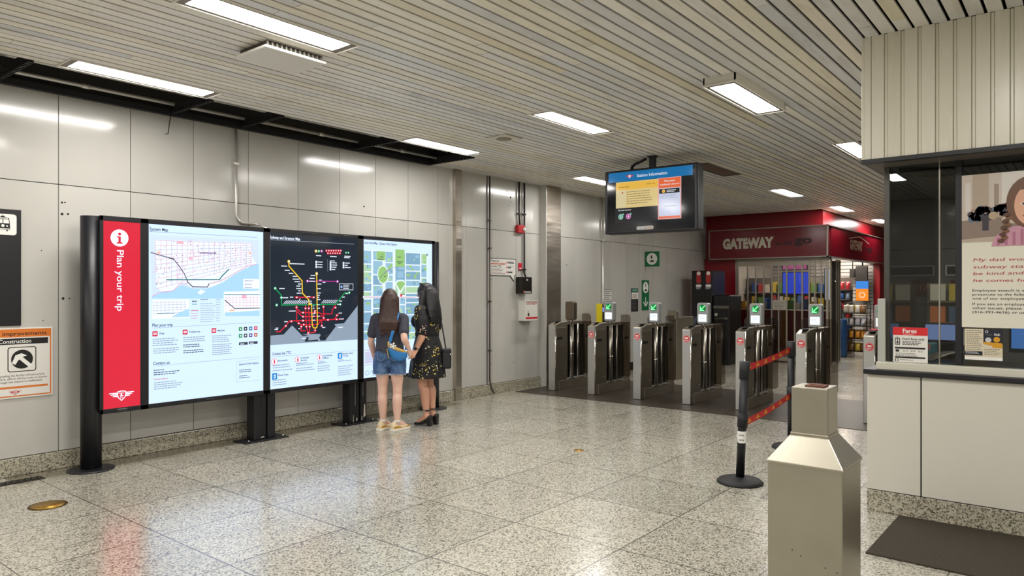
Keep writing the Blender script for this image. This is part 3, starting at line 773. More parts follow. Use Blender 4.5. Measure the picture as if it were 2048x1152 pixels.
# behind the gate
m = MB(mat('maroon counter', '5A1A18', .4)); m.box(16.6, 4.5, 0, 17.0, 6.5, 1.12); tag(m.build('shop_counter', bevel=.01), 'dark maroon shop counter behind the folding gate', 'counter')
def screen(name, label, y1, y0, z0, z1, x, c, cs):
    t = thing(name, label, 'screen', (x, (y0 + y1) / 2, z0)); MB(BLACKM).box(x, y0 - .02, z0 - .02, x + .05, y1 + .02, z1 + .02).build('case', None, t)
    MB(lit(cs, c, 1.0)).box(x - .004, y0, z0, x - .0001, y1, z1).build('screen', None, t); return t
screen('lottery_screen', 'blue lit menu screen glowing behind the folding gate', 5.75, 5.15, 1.5, 2.0, 17.6, '3550D8', 'blue menu')
screen('lottery_screen', 'pink lit strip screen above the blue one behind the gate', 5.75, 5.2, 2.08, 2.25, 17.6, 'B05A88', 'pink menu')
screen('lottery_screen', 'white lit panel behind the gate, right of the blue screen', 4.95, 4.75, 1.35, 2.1, 18.2, 'AEB8C8', 'white menu')
t, A = None, None
m = MB(mat('grey shop shelf', '6B6862', .5)); m.box(18.6, 5.0, .0, 18.9, 7.0, 1.9); tag(m.build('back_shelf'), 'grey shelving block deep inside the shop', 'shelf')
for i in range(12):
    o = MB(mat('carton %d' % (i % 5), ['B33A3A', 'C9B24A', '3A5FA0', 'D0CCC2', '5E8A4A'][i % 5], .5)).box(16.7, 4.62 + i * .155, 1.121, 16.85, 4.74 + i * .155, 1.26 + (i * 7 % 5) * .03).build('carton')
    tag(o, 'small carton standing on the maroon shop counter', 'carton', 'cartons on the shop counter')
for k in range(3):
    for j in range(11):
        o = MB(mat('carton %d' % ((j * 2 + k) % 5), 'C9B24A', .5)).box(18.44, 5.05 + j * .165, .85 + k * .34, 18.599, 5.17 + j * .165, 1.05 + k * .34 + (j * 5 % 4) * .02).build('carton')
        tag(o, 'small carton on the grey shelving block deep inside the shop', 'carton', 'cartons on the back shelving')
m = MB(IW)
for k in range(3): m.box(18.42, 5.0, .83 + k * .34, 18.6, 7.0, .849 + k * .34)
tag(m.build('shelf_board'), 'grey shelf boards fixed to the shelving block inside the shop', 'shelf')
# side opening: monitors, rack, bags
t = thing('hanging_monitor', 'black monitor hanging in the side opening of the shop', 'monitor', (20.3, 4.6, 1.9)); MB(BLACKM).box(20.28, 4.47, 1.74, 20.36, 4.76, 2.22).build('case', None, t, bevel=.01); MB(BLACK).tube([(20.33, 4.6, 2.22), (20.33, 4.6, 2.61)], .02, 8).build('pole', None, t)
t = thing('shop_speaker', 'small black loudspeaker beside the hanging monitor', 'speaker', (20.3, 4.84, 1.95)); MB(BLACKM).box(20.3, 4.79, 1.92, 20.44, 4.91, 2.14).build('case', None, t, bevel=.01); MB(BLACK).tube([(20.38, 4.85, 2.14), (20.38, 4.85, 2.61)], .012, 8).build('bracket', None, t)
t = thing('promo_screen', 'orange and blue lit screen under the hanging monitor', 'screen', (20.2, 4.57, 1.4)); MB(BLACKM).box(20.2, 4.425, 1.30, 20.24, 4.735, 1.83).build('case', None, t)
A = artX(20.198); A.rect(-4.73, 1.31, -4.43, 1.62, lit('promo orange', 'F08A2C', 1.1), 1); A.rect(-4.73, 1.62, -4.43, 1.82, lit('promo blue', '3F8BE0', 1.0), 1); A.disc(-4.58, 1.46, .08, lit('promo pale', 'F6C79A', 1.1), 2); A.disc(-4.58, 1.46, .05, lit('promo orange', 'F08A2C', 1.1), 3); A.build('screen', None, t)
rk = thing('snack_rack', 'black wire rack full of snack bags in the side opening of the shop', 'rack', (18.5, 4.35, 0))
WB = mat('black wire', '141414', .4)
RX0, RX1, RY0, RY1 = 18.35, 18.7, 4.06, 4.62
m = MB(WB)
for x in (RX0, RX1):
    for y in (RY0, RY1): m.tube([(x, y, .0), (x, y, 1.28)], .014, 6)
    m.tube([(x, RY0, 1.28), (x, RY1, 1.28)], .014, 6)
m.tube([(RX0, 4.34, 0), (RX0, 4.34, 1.28)], .01, 6); m.build('rack_frame', None, rk)
for k in range(4): MB(WB).box(RX0, RY0, .12 + k * .30, RX1, RY1, .135 + k * .30).build('rack_shelf', None, rk)
bagc = ['D8D4CC', 'B4B4BA', 'B03038', 'D08A2A', '7A5A3A', '3A4A88', 'C9B040']
def bag(x, y, z, c, label, group, tilt=0.0):
    m = MB(mat('snack bag ' + c, c, .25)); rings = []
    for k in range(7):
        f = k / 6; th = .034 * math.sin(PI * f) + .002; wd = .056 - .006 * math.sin(PI * f)
        rings.append([(x + th * math.cos(q) + tilt * f, y + wd * math.sin(q), z + .19 * f) for q in [2 * PI * j / 12 for j in range(12)]])
    m.loft(rings); o = m.build('snack_bag'); tag(o, label, 'snack bag', group)
rb = random.Random(11)
for k in range(4):
    for r_ in range(2):
        for j in range(4):
            bag(RX0 + .06 + r_ * .12, RY0 + .085 + j * .13, .137 + k * .30, bagc[[4, 3, 1, 0][k] if rb.random() < .55 else rb.randrange(7)], 'snack bag standing on the black wire rack', 'snack bags on the wire rack', .04)
m = MB(mat('side shelf grey', '77736C', .5))
for k in range(5): m.box(18.9, 4.56, .62 + k * .24, 19.15, 4.86, .635 + k * .24)
m.box(19.15, 4.56, .0, 19.17, 4.86, 1.9); tag(m.build('side_shelf'), 'grey shelf of bright packets left of the wire rack', 'shelf')
for k in range(5):
    for j in range(2):
        bag(18.99, 4.63 + j * .14, .636 + k * .24, ['3A6AB8', 'C8303A', 'D8D0C4', '8AA0C0', 'C83848'][(k + j * 2) % 5], 'bright packet on the grey shelf left of the wire rack', 'packets on the grey shelf', .03)
m = MB(mat('blue drum', '1F4F88', .35)); m.lathe([(.10, 0), (.12, .05), (.12, .85), (.10, .9), (.001, .9)], (18.15, 4.56, 0), 20); tag(m.build('blue_drum'), 'tall blue drum at the left edge of the shop side opening', 'drum')

# ================================================================ BACKLIT MAP CASE
MY = 6.66
mc = thing('map_case', 'long black backlit map case on posts with a red trip planner panel and three maps', 'map display', (4.63, 6.75, 0))
m = MB(); m.box(2.61, MY + .012, .49, 6.675, 6.80, 2.205); m.build('case_body', BLACK, mc, bevel=.01)
def wx(u, v): return onY(u, v, MY)
secs = [(2.635, 2.945), (3.02, 4.18), (4.262, 5.41), (5.50, 6.63)]
ZB, ZT = .527, 2.165
m = MB(BLACK)
edges = [2.605] + [e for s_ in secs for e in s_] + [6.68]
for x0, x1 in zip(edges[0::2], edges[1::2]): m.box(x0, MY - .004, .485, x1, MY + .013, 2.21)
m.box(2.605, MY - .004, ZT, 6.68, MY + .013, 2.21); m.box(2.605, MY - .004, .485, 6.68, MY + .013, ZB)
m.build('case_frame', None, mc, bevel=.004)
m = MB(mat('latch metal', '4A4A50', .3, .8))
for x in (2.79, 3.6, 4.9, 6.0):
    m.box(x - .05, MY - .012, .50, x + .05, MY - .004, .512)
for x in (4.75, 5.3, 5.75): m.box(x - .1, MY - .009, 2.188, x + .1, MY - .004, 2.194)
m.build('latch', None, mc, bevel=.002)
for x in (2.58, 6.76):
    MB(BLACK).tube([(x, 6.775, .012), (x, 6.775, 2.205)], .083, 28).build('post', None, mc)
    MB(BLACK).lathe([(.185, 0), (.185, .010), (.16, .016), (.09, .018)], (x, 6.775, 0), 32).build('base_plate', None, mc)
for x in (4.225, 5.455):
    p = thing  # twin square tubes
    m = MB(BLACK); m.box(x - .125, 6.70, .014, x - .035, 6.84, .52); m.box(x - .028, 6.715, .014, x + .028, 6.83, .52); m.box(x + .035, 6.70, .014, x + .125, 6.84, .52)
    m.build('post', None, mc, bevel=.008)
    q = MB(BLACK).box(x - .25, 6.64, 0, x + .25, 6.89, .014).build('base_plate', None, mc, bevel=.003)
    for sx in (-.2, .2):
        for y in (6.675, 6.855): MB(POLISH).tube([(x + sx, y, .014), (x + sx, y, .03)], .011, 6).build('bolt', None, q)
SCUFF = mat('chipped paint', 'C9C2B4', .7)
A = artY(6.699)
for x0, z0, dx, dz in ((5.53, .06, .03, .16), (5.50, .03, .012, .05), (5.375, .02, .01, .09), (5.42, .03, .02, .04), (5.405, .2, .004, .3), (5.52, .3, .004, .2), (4.17, .03, .05, .012)):
    A.poly([(x0, z0), (x0 + dx, z0 + dz * .1), (x0 + dx * .8, z0 + dz), (x0 + dx * .3, z0 + dz * .9)], SCUFF, 1)
A.build('paint_chip', None, mc)

LW = lit('white', 'D6E0F0', BOX); LPAPER = lit('pale blue', 'BAD0F0', BOX); LDK = lit('ink', '3A4256', .9); LG = lit('grey', '98A6BC', 1.0)
LRED = lit('panel red', 'E6243F', 1.0, .25); LPK = lit('soft red', 'D692A8', 1.15); LICON = lit('icon red', 'E0304E', 1.0)
# red panel
A = artY(MY); x0, x1 = secs[0]
A.rect(x0, ZB, x1, ZT, LRED, 1)
ax, az = wx(239, 476); A.disc(ax, az, .075, LW, 2, n=36); A.disc(ax, az + .034, .013, LRED, 3); A.rect(ax - .010, az - .045, ax + .010, az + .012, LRED, 3); A.rect(ax - .024, az - .05, ax + .024, az - .038, LRED, 4); A.rect(ax - .024, az + .004, ax + .002, az + .014, LRED, 4)
tx, tz = wx(231, 500); A.text('Plan your trip', tx + .012, tz, .056, LW, 2, wd=.535, rot=-PI / 2, bold=.006)
lx, lz = wx(243, 791); ttc_logo(A, lx, lz, .215, LW, LRED, 2)
A.build('trip_planner_panel', None, mc)
A = artY(MY - .004); A.rrect(2.745, .497, 2.83, .517, .008, mat('badge grey', '8E9096', .4), 1); A.text('PATTISON', 2.787, .503, .008, INK, 2, wd=.06, al='C'); A.build('maker_badge', None, mc)

# system map
A = artY(MY); x0, x1 = secs[1]
A.rect(x0, ZB, x1, ZT, LPAPER, 1)
C = lambda x, y: wx(290 + x / 5.76, 440 + y / 5.76)
def CP(*pts): return [C(*p) for p in pts]
def label(t, p0, p1, h, m_, l=3, bold=.02):
    A.text(t, p0[0], p0[1], h, m_, l, wd=p1[0] - p0[0], bold=bold)
label('System Map', C(52, 119), C(266, 122), .028, LDK)
A.line(CP((50, 133), (1290, 200)), .004, LG, 2)
LAV = lit('map lavender', 'B9C8E8', BOX); WAT = lit('map water', '98BEE6', BOX); LAND = lit('map land', 'D0D6EA', BOX)
A.poly(CP((60, 170), (1310, 235), (1310, 800), (905, 815), (80, 900)), LAV, 2)
A.poly(CP((70, 890), (180, 835), (330, 800), (430, 750), (540, 790), (720, 790), (900, 720), (1060, 600), (1250, 520), (1310, 500), (1310, 810), (905, 830), (900, 905), (85, 905)), WAT, 3)
A.poly(CP((110, 228), (1225, 268), (1230, 420), (1280, 505), (1150, 560), (1040, 620), (900, 705), (760, 775), (540, 775), (480, 735), (400, 735), (320, 815), (180, 825), (130, 760), (120, 520)), LAND, 4)
A.poly(CP((600, 840), (640, 800), (700, 820), (640, 860)), LAND, 4)
rs = random.Random(2)
def bil(fu, fv):
    return C(120 + fu * 1105 + rs.uniform(-1, 1), 235 + fu * 38 + fv * (570 - fu * 330))
for i in range(19):
    f = i / 18; a_ = bil(f, 0); e_ = bil(f, 1 if rs.random() < .7 else .6)
    A.line([a_, (a_[0], e_[1])], .0028, LPK if rs.random() < .6 else lit('map street', 'A9A4BC', .9), 5)
for i in range(11):
    f = i / 10; a_, e_ = bil(0, f * .98), bil(1, f * .98); A.line([a_, e_], .0028, LPK if rs.random() < .6 else lit('map street', 'A9A4BC', .9), 5)
for i in range(150):
    p = bil(rs.random(), rs.random() * .95); A.rect(p[0], p[1], p[0] + rs.uniform(.004, .012), p[1] + .005, [LPK, LDK, LG][rs.randrange(3)], 6)
for i in range(26):
    p = bil(rs.random(), rs.random() * .9); q = (p[0] + rs.uniform(-.04, .04), p[1] + rs.uniform(-.05, .05)); A.line([p, (p[0], q[1]), q], .004, LPK, 6)
A.rect(*C(500, 455), *C(545, 430), lit('map pink', 'F2B8C8', 1.1), 6); A.rect(*C(370, 275), *C(440, 245), lit('map pink', 'F2B8C8', 1.1), 5); A.disc(*C(1205, 380), .012, lit('map peach', 'F6C3A8', 1.1), 6); A.disc(*C(155, 375), .013, lit('map peach', 'F6C3A8', 1.1), 6)
LTEAL = lit('map teal', '3C8F96', .8); LGRY = lit('map line grey', '8D8798', .8); LBLK = lit('map dark line', '454452', .5)
A.line(CP((68, 375), (280, 437), (325, 452), (390, 530), (450, 620), (480, 690), (490, 715)), .010, LGRY, 7); A.line(CP((280, 437), (325, 452)), .010, LBLK, 8)
A.line(CP((490, 718), (545, 768), (715, 772), (735, 735)), .008, LBLK, 7)
A.line(CP((250, 688), (855, 687), (880, 650), (960, 570)), .011, LTEAL, 8); A.line(CP((630, 380), (815, 383)), .009, lit('map purple', '7C5A9C', .7), 7)
A.line(CP((80, 880), (170, 830), (250, 828), (330, 810), (400, 735), (470, 735), (490, 715)), .005, LPK, 6)
A.line(CP((735, 735), (860, 705), (1000, 630), (1160, 540), (1280, 510)), .006, LPK, 6)
A.rect(*C(1130, 790), *C(1310, 680), LW, 6); A.lines(*C(1145, 695), .10, 3, .035, .009, LG, 7)
# insets and legend
A.rect(*C(80, 1140), *C(505, 915), LW, 5); A.poly(CP((300, 1120), (380, 1070), (505, 1020), (505, 1115)), WAT, 6)
for i in range(9):
    p = C(90 + i * 46, 935); q = C(90 + i * 46, 1080 - i * 6); A.line([p, q], .003, LG, 6)
for i in range(5): A.line(CP((90, 950 + i * 32), (470, 945 + i * 28)), .003, LG, 6)
A.line(CP((140, 1080), (340, 1075)), .006, LTEAL, 7)
A.rect(*C(910, 1110), *C(1320, 825), LW, 5); A.poly(CP((915, 1065), (1110, 1055), (1318, 1040), (1318, 1105), (915, 1108)), WAT, 6)
A.line(CP((915, 860), (1315, 860)), .008, LTEAL, 7); A.line(CP((918, 925), (1030, 1020), (1315, 1015)), .008, LBLK, 7); A.rect(*C(1110, 905), *C(1165, 865), lit('map pink', 'F2B8C8', 1.1), 6); A.rect(*C(970, 1050), *C(1030, 1030), lit('map peach', 'F6C3A8', 1.1), 7)
for i in range(10): A.line(CP((930 + i * 40, 870), (930 + i * 40, 1010)), .003, LPK, 6)
for i in range(4): A.line(CP((920, 895 + i * 30), (1312, 892 + i * 30)), .003, LPK, 6)
A.lines(*C(540, 930), .055, 1, .02, .012, LDK, 6); A.rect(*C(540, 974), *C(598, 966), LTEAL, 6); A.rect(*C(525, 1047), *C(613, 1038), LICON, 6); A.lines(*C(525, 1075), .08, 3, .022, .006, LPK, 6)
A.lines(*C(635, 912), .09, 1, .02, .006, LDK, 6); A.lines(*C(635, 960), .16, 9, .022, .005, LG, 6); A.lines(*C(815, 912), .05, 9, .026, .006, LG, 6)
# lower half of the poster
C = lambda x, y: wx(280 + x / 2.954, 430 + y / 2.954)
label('Plan your trip', C(72, 660), C(192, 657), .027, LDK); A.line(CP((72, 668), (706, 634)), .003, LG, 2)
label('Contact us', C(77, 886), C(174, 880), .027, LDK); A.line(CP((77, 893), (706, 836)), .003, LG, 2)
for nm, ix, iy, tx0, tx1, ty in (('Web', 88, 702, 112, 143, 706), ('Telephone', 266, 692, 289, 355, 696), ('Mobile', 436, 683, 459, 500, 688)):
    p = C(ix, iy); A.rrect(p[0] - .024, p[1] - .024, p[0] + .024, p[1] + .024, .006, LICON, 3); A.rrect(p[0] - .014, p[1] - .009, p[0] + .014, p[1] + .010, .003, LW, 4); A.rect(p[0] - .009, p[1] - .004, p[0] + .009, p[1] + .004, LICON, 5)
    label(nm, C(tx0, ty), C(tx1, ty), .017, LDK)
for x, y, wd, n in ((74, 732, .26, 4), (78, 790, .26, 3), (254, 722, .25, 3), (254, 766, .19, 2), (255, 800, .25, 2), (425, 713, .21, 4), (426, 765, .21, 6), (79, 916, .10, 1), (80, 930, .26, 2), (82, 990, .27, 4), (586, 915, .16, 2), (586, 950, .12, 2)):
    A.lines(*C(x, y), wd, n, .019, .0075, LDK if n < 3 else LG, 3)
label('Connect with us', C(80, 976), C(162, 970), .014, LICON)
IC = ['2FA05A', '3A3E4A', '4A86C0', 'E0304E', '35A070', '4A4E58', '6A4AA0', 'D0603A']
for k in range(8):
    p = C(593 + (k % 4) * 30, 674 + (k // 4) * 40 - (k % 4) * 2); A.rrect(p[0] - .019, p[1] - .019, p[0] + .019, p[1] + .019, .005, lit('app ' + IC[k], IC[k], .9), 3); A.disc(p[0], p[1], .008, LW, 4, n=12)
for k in range(2): p = C(584 + k * 58, 769 - k * 5); q = C(636 + k * 58, 750 - k * 5); A.rect(*p, *q, LDK, 3); A.lines(p[0] + .015, q[1] - .012, .05, 1, .01, .010, LW, 4)
A.line(CP((571, 866), (571, 988)), .002, LG, 3); A.line(CP((571, 988), (706, 975)), .002, LG, 3); A.line(CP((571, 866), (706, 848)), .002, LG, 3)
label("Queen's Park Station", C(584, 888), C(700, 879), .018, LDK)
A.build('system_map_panel', None, mc)

# subway map
A = artY(MY); x0, x1 = secs[2]
DK = lit('subway map dark', '2B3542', .75, .07); LKE = lit('lake grey', '97A7BA', 1.0); YEL = lit('line yellow', 'F2C230', 1.2); GRN = lit('line green', '18A05A', 1.0); PUR = lit('line purple', 'B0309A', 1.0); STR = lit('line red', 'E02338', 1.1)  # dark map ground lifted to slate, standing in for haze
C = lambda x, y: wx(530 + x / 5.01, 450 + y / 5.01)
A.rect(x0, ZB, x1, ZT, LPAPER, 1)
zl0, zl1 = .985, .985
A.rect(x0, .99, x1, ZT, DK, 2)
A.poly([(x0, .99)] + CP((55, 1108), (185, 1098), (270, 1006), (375, 1112), (435, 1106)) + [wx(604, 668)] + [wx(640, 668), wx(642, 674), wx(655, 660)] + CP((600, 1140), (690, 1020), (700, 992), (790, 985), (925, 810)) + [(x1, 1.40), (x1, .99)], LKE, 3)
for p in (((415, 1100), (432, 1130), (440, 1085)),): pass
A.poly([wx(609, 683), wx(612, 674), wx(617, 674), wx(616, 681), wx(636, 679), wx(636, 682), wx(611, 683.5)], DK, 4)
A.poly([wx(638, 674), wx(665, 648), wx(672, 652), wx(650, 681), wx(640, 681)], DK, 4)
label('Subway and Streetcar Map', C(50, 135), C(350, 148), .029, LW); A.line(CP((52, 146), (890, 192)), .005, LG, 3)
T_ = .022
A.line(CP((235, 375), (237, 412), (368, 560), (372, 683), (436, 750), (437, 795), (462, 797), (470, 1000), (482, 1028), (500, 1034), (515, 1025), (522, 1000), (514, 488)), T_ * .55, YEL, 8)
A.line(CP((98, 634), (160, 705), (163, 802), (705, 795), (795, 680), (840, 678)), T_ * .55, GRN, 7)
A.line(CP((422, 562), (722, 566)), T_ * .55, PUR, 6)
for pl in (((315, 805), (315, 960), (340, 985)), ((315, 865), (375, 918), (550, 915)), ((403, 805), (412, 1020), (430, 1080), (500, 1075), (500, 1055)), ((435, 805), (445, 1050), (440, 1075)), ((240, 962), (640, 950), (690, 945), (735, 890)),
           ((115, 1070), (150, 1068), (205, 1010), (245, 962)), ((585, 808), (588, 910), (550, 915)), ((705, 800), (672, 850), (670, 890), (560, 890), (545, 880), (360, 878), (320, 840)), ((300, 724), (490, 724)), ((330, 985), (370, 1000), (530, 995), (560, 950), (780, 943)), ((566, 960), (566, 1010)), ((360, 1000), (360, 1060), (400, 1060))):
    A.line(CP(*pl), .0105, STR, 5)
for x, y in ((315, 725), (485, 725), (313, 825), (583, 820), (403, 835), (436, 835), (262, 965), (205, 1012), (378, 878), (378, 918), (378, 958), (385, 998), (335, 985), (412, 1018), (445, 1018), (360, 1018), (500, 1055), (430, 1083), (585, 930), (628, 950), (715, 945), (717, 905), (703, 828), (566, 1010), (497, 862), (497, 880)):
    p = C(x, y); A.rrect(p[0] - .014, p[1] - .012, p[0] + .014, p[1] + .012, .004, STR, 6); A.rect(p[0] - .008, p[1] - .006, p[0] + .008, p[1] + .006, LW, 7)
for (x, y, c_) in ((235, 365, YEL), (514, 487, YEL), (98, 634, GRN), (160, 727, GRN), (113, 802, GRN), (840, 678, GRN), (422, 562, PUR), (722, 566, PUR), (750, 795, GRN)):
    p = C(x, y); A.disc(*p, .017, c_, 9, n=18); A.disc(*p, .010, LW, 10, n=14)
for i in range(13): A.line(CP((185 + i * 18.5, 788), (212 + i * 18.5, 758)), .006, LW, 9)
A.line(CP((330, 770), (350, 738)), .006, LW, 9)
for i in range(8): A.line(CP((565 + i * 18.5, 782), (590 + i * 18.5, 752)), .006, LW, 9)
for x, y, wd in ((245, 388, 155), (160, 412, 68), (195, 455, 60), (235, 485, 50), (275, 515, 45), (275, 543, 65), (292, 568, 60), (328, 592, 35), (312, 613, 50), (310, 638, 52), (330, 660, 30), (315, 684, 50), (455, 506, 50), (443, 535, 60), (525, 592, 40), (522, 638, 32), (522, 682, 38), (522, 705, 24), (522, 726, 20), (522, 748, 38), (445, 765, 22), (442, 785, 28), (538, 553, 30), (575, 575, 32), (440, 565, 70), (140, 637, 70), (170, 730, 60), (248, 724, 40), (415, 718, 45), (235, 864, 70), (190, 970, 40), (105, 1035, 26), (93, 1048, 42), (740, 763, 36), (720, 796, 30), (770, 723, 30), (805, 688, 24), (735, 884, 45), (740, 943, 50), (520, 800, 30), (475, 812, 20), (525, 835, 30), (475, 835, 22), (475, 890, 22), (475, 955, 26), (475, 915, 20), (525, 915, 22), (570, 1028, 30), (730, 1027, 60), (365, 1138, 50), (330, 1040, 24)):
    p = C(x, y); q = C(x + wd, y); A.lines(p[0], p[1] + .006, (q[0] - p[0]), 1, .01, .010, LW, 9)
for i, c_ in enumerate((YEL, GRN, PUR)): p = C(509 + i * 28, 262); A.disc(*p, .017, c_, 5, n=16); A.disc(*p, .009, LW, 6, n=12)
for r_, (xa, n_) in enumerate(((613, 7), (628, 6))):
    for i in range(n_): p = C(xa + i * 24, 257 + r_ * 26); A.rrect(p[0] - .013, p[1] - .013, p[0] + .013, p[1] + .013, .003, STR, 5); A.rect(p[0] - .007, p[1] - .005, p[0] + .007, p[1] + .005, LW, 6)
for i in range(2): p = C(809 + i * 24, 278); A.rrect(p[0] - .012, p[1] - .012, p[0] + .012, p[1] + .012, .003, GRN, 5); A.rect(p[0] - .006, p[1] - .006, p[0] + .006, p[1] + .006, LW, 6)
for x, y, wd in ((510, 302, 58), (650, 310, 70), (795, 308, 60), (792, 322, 64), (648, 355, 70)): p = C(x, y); q = C(x + wd, y); A.lines(p[0], p[1], q[0] - p[0], 1, .01, .010, LW, 5)
A.line(CP((623, 345), (628, 465)), .003, LG, 5)
for xa, ys in ((512, (370, 395, 420)), (655, (378, 400, 422, 445)), (785, (380, 403, 425))):
    for y in ys:
        p = C(xa, y); A.rect(p[0] - .011, p[1] - .011, p[0] + .011, p[1] + .011, LW, 5); q = C(xa + 70, y); A.lines(p[0] + .02, p[1] + .005, (q[0] - p[0]) * rs.uniform(.5, 1), 1, .01, .010, LW, 5)
p, q = C(743, 650), C(880, 590); A.line([(p[0], p[1]), (q[0], p[1]), (q[0], q[1]), (p[0], q[1]), (p[0], p[1])], .004, LW, 5); A.disc(p[0] + .03, (p[1] + q[1]) / 2, .016, lit('accessible blue', '8FB6E8', 1.0), 5); A.lines(p[0] + .055, q[1] - .012, .10, 3, .018, .008, LW, 5)
C = lambda x, y: wx(530 + x / 7.68, 640 + y / 7.68)
label('Contact the TTC', C(108, 542), C(400, 523), .027, LDK); A.line(CP((110, 566), (1400, 466)), .003, LG, 3)
for nm, l2, ix, iy, tx0, tx1, ty, kind in (('Information', None, 142, 640, 190, 345, 640, 0), ('Customer', 'Service', 500, 610, 550, 675, 595, 0), ('Lost Articles', 'Office', 836, 578, 882, 1030, 562, 0), ('Elevator status', '(TTY/LIFT)', 1148, 549, 1187, 1350, 530, 1), ('Wheel-Trans', None, 145, 866, 193, 355, 864, 1)):
    p = C(ix, iy)
    if kind: A.rrect(p[0] - .03, p[1] - .034, p[0] + .03, p[1] + .034, .006, lit('icon blue', '1E88D8', 1.0), 4); A.rect(p[0] - .010, p[1] - .02, p[0] + .012, p[1] + .018, LW, 5); A.rect(p[0] - .003, p[1] - .012, p[0] + .006, p[1] + .008, lit('icon blue', '1E88D8', 1.0), 6)
    else: A.disc(*p, .036, LICON, 4, n=28); A.disc(*p, .032, LW, 5, n=28); A.rect(p[0] - .008, p[1] - .02, p[0] + .008, p[1] + .014, LICON, 6); A.disc(p[0], p[1] + .02, .006, LICON, 6, n=10)
    label(nm, C(tx0, ty), C(tx1, ty - 8), .018, LDK)
    if l2: label(l2, C(tx0, ty + 38), C(tx0 + 92, ty + 33), .018, LDK)
for x, y, wd, n in ((115, 695, .24, 2), (115, 775, .26, 1), (475, 665, .16, 1), (475, 690, .24, 1), (475, 740, .25, 2), (810, 640, .09, 1), (810, 660, .18, 1), (808, 708, .20, 3), (1122, 610, .09, 1), (1122, 628, .21, 1), (1122, 712, .22, 5), (112, 925, .18, 3)):
    A.lines(*C(x, y), wd, n, .024, .009, LG, 3)
A.build('subway_map_panel', None, mc)

# local area map
A = artY(MY); x0, x1 = secs[3]
C = lambda x, y: wx(720 + x / 7.68, 470 + y / 7.68)
A.rect(x0, ZB, x1, ZT, LPAPER, 1)
label("Local Area Map - Queen's Park Station", C(62, 130), C(565, 165), .025, LDK)
LB = lit('map block blue', '8DB4CC', 1.25); LBG = lit('map block blue grey', '7BA2BC', 1.2); GR = lit('map park green', '90BE74', 1.2); GRL = lit('map pale green', 'A4C6A0', 1.25); RD = lit('map road', 'CFDAE4', 1.4)
zt_ = 2.045; zb_ = .95
A.rect(x0, zb_, x1 - .08, zt_, RD, 2)
vx = [x0] + [C(x, 600)[0] for x in (170, 200, 345, 390, 500, 540, 690, 705, 920, 940)] + [x1 - .1]
for xa, xb in zip(vx[0::2], vx[1::2]):
    z = zt_ - .012
    while z > zb_ + .02:
        hgt = rs.uniform(.06, .16); zb2 = max(z - hgt, zb_)
        A.rect(xa, zb2, xb, z, rs.choice((LB, LB, LBG, GRL)), 3)
        xx = xa
        for k in range(3):
            ra = rs.uniform(xa, xb - .03); rz = rs.uniform(zb2, z - .02); A.rect(ra, rz, min(xb, ra + rs.uniform(.02, .07)), min(z, rz + rs.uniform(.015, .05)), rs.choice((LB, LBG, GRL, GR)), 4)
        z = zb2 - .014
A.rect(*C(540, 490), *C(680, 228), GR, 5); A.rect(*C(255, 385), *C(385, 255), GR, 5); A.poly(CP((410, 520), (480, 430), (498, 480), (440, 530)), GR, 5)
A.disc(*C(352, 610), .092, RD, 5, ry=.115); A.disc(*C(350, 610), .078, GR, 6, ry=.10)
A.poly(CP((532, 745), (560, 700), (620, 685), (690, 705), (708, 745), (625, 885), (600, 885)), RD, 5); A.poly(CP((552, 750), (575, 720), (620, 705), (675, 720), (690, 750), (615, 860)), GR, 6)
A.rect(*C(548, 680), *C(680, 530), LBG, 5); A.rect(*C(570, 660), *C(660, 560), LB, 6)
A.line(CP((596, 860), (600, 1152)), .03, RD, 5); A.line([(x0, C(100, 953)[1]), (x1 - .09, C(900, 958)[1])], .025, RD, 6); A.line([(x0, C(100, 953)[1]), (x1 - .3, C(900, 958)[1])], .007, LPK, 7)
arc = [C(600 + 330 * math.cos(PI * t_ / 20) , 790 - 300 * math.sin(PI * t_ / 20)) for t_ in range(2, 20)]
A.line(arc, .004, LG, 7)
A.line(CP((300, 665), (385, 575), (470, 520)), .004, LDK, 7); A.line(CP((388, 572), (468, 522)), .016, LG, 8)
A.disc(*C(628, 928), .018, LICON, 8, n=14); A.lines(C(645, 905)[0], C(645, 905)[1], .06, 1, .01, .01, LDK, 8)
A.disc(*C(1025, 305), .018, LG, 8, n=14)
for x, y, wd in ((300, 330, 80), (270, 365, 110), (570, 332, 60), (560, 405, 100), (580, 430, 50), (365, 630, 28), (330, 290, 20)): p = C(x, y); q = C(x + wd, y); A.lines(p[0], p[1], q[0] - p[0], 1, .01, .010, LDK, 8)
A.lines(x0 + .02, .86, .12, 8, .025, .007, LPK, 3)
A.lines(x0 + .02, .82, .14, 5, .025, .007, LG, 3)
lx, lz = wx(734, 746); A.disc(lx, lz, .028, LG, 3); A.disc(lx, lz, .022, LPAPER, 4); A.rect(lx + .045, lz - .028, lx + .049, lz + .028, LG, 3); A.text('Toronto', lx + .065, lz - .015, .034, LDK, 3, bold=.02)
A.build('local_map_panel', None, mc)

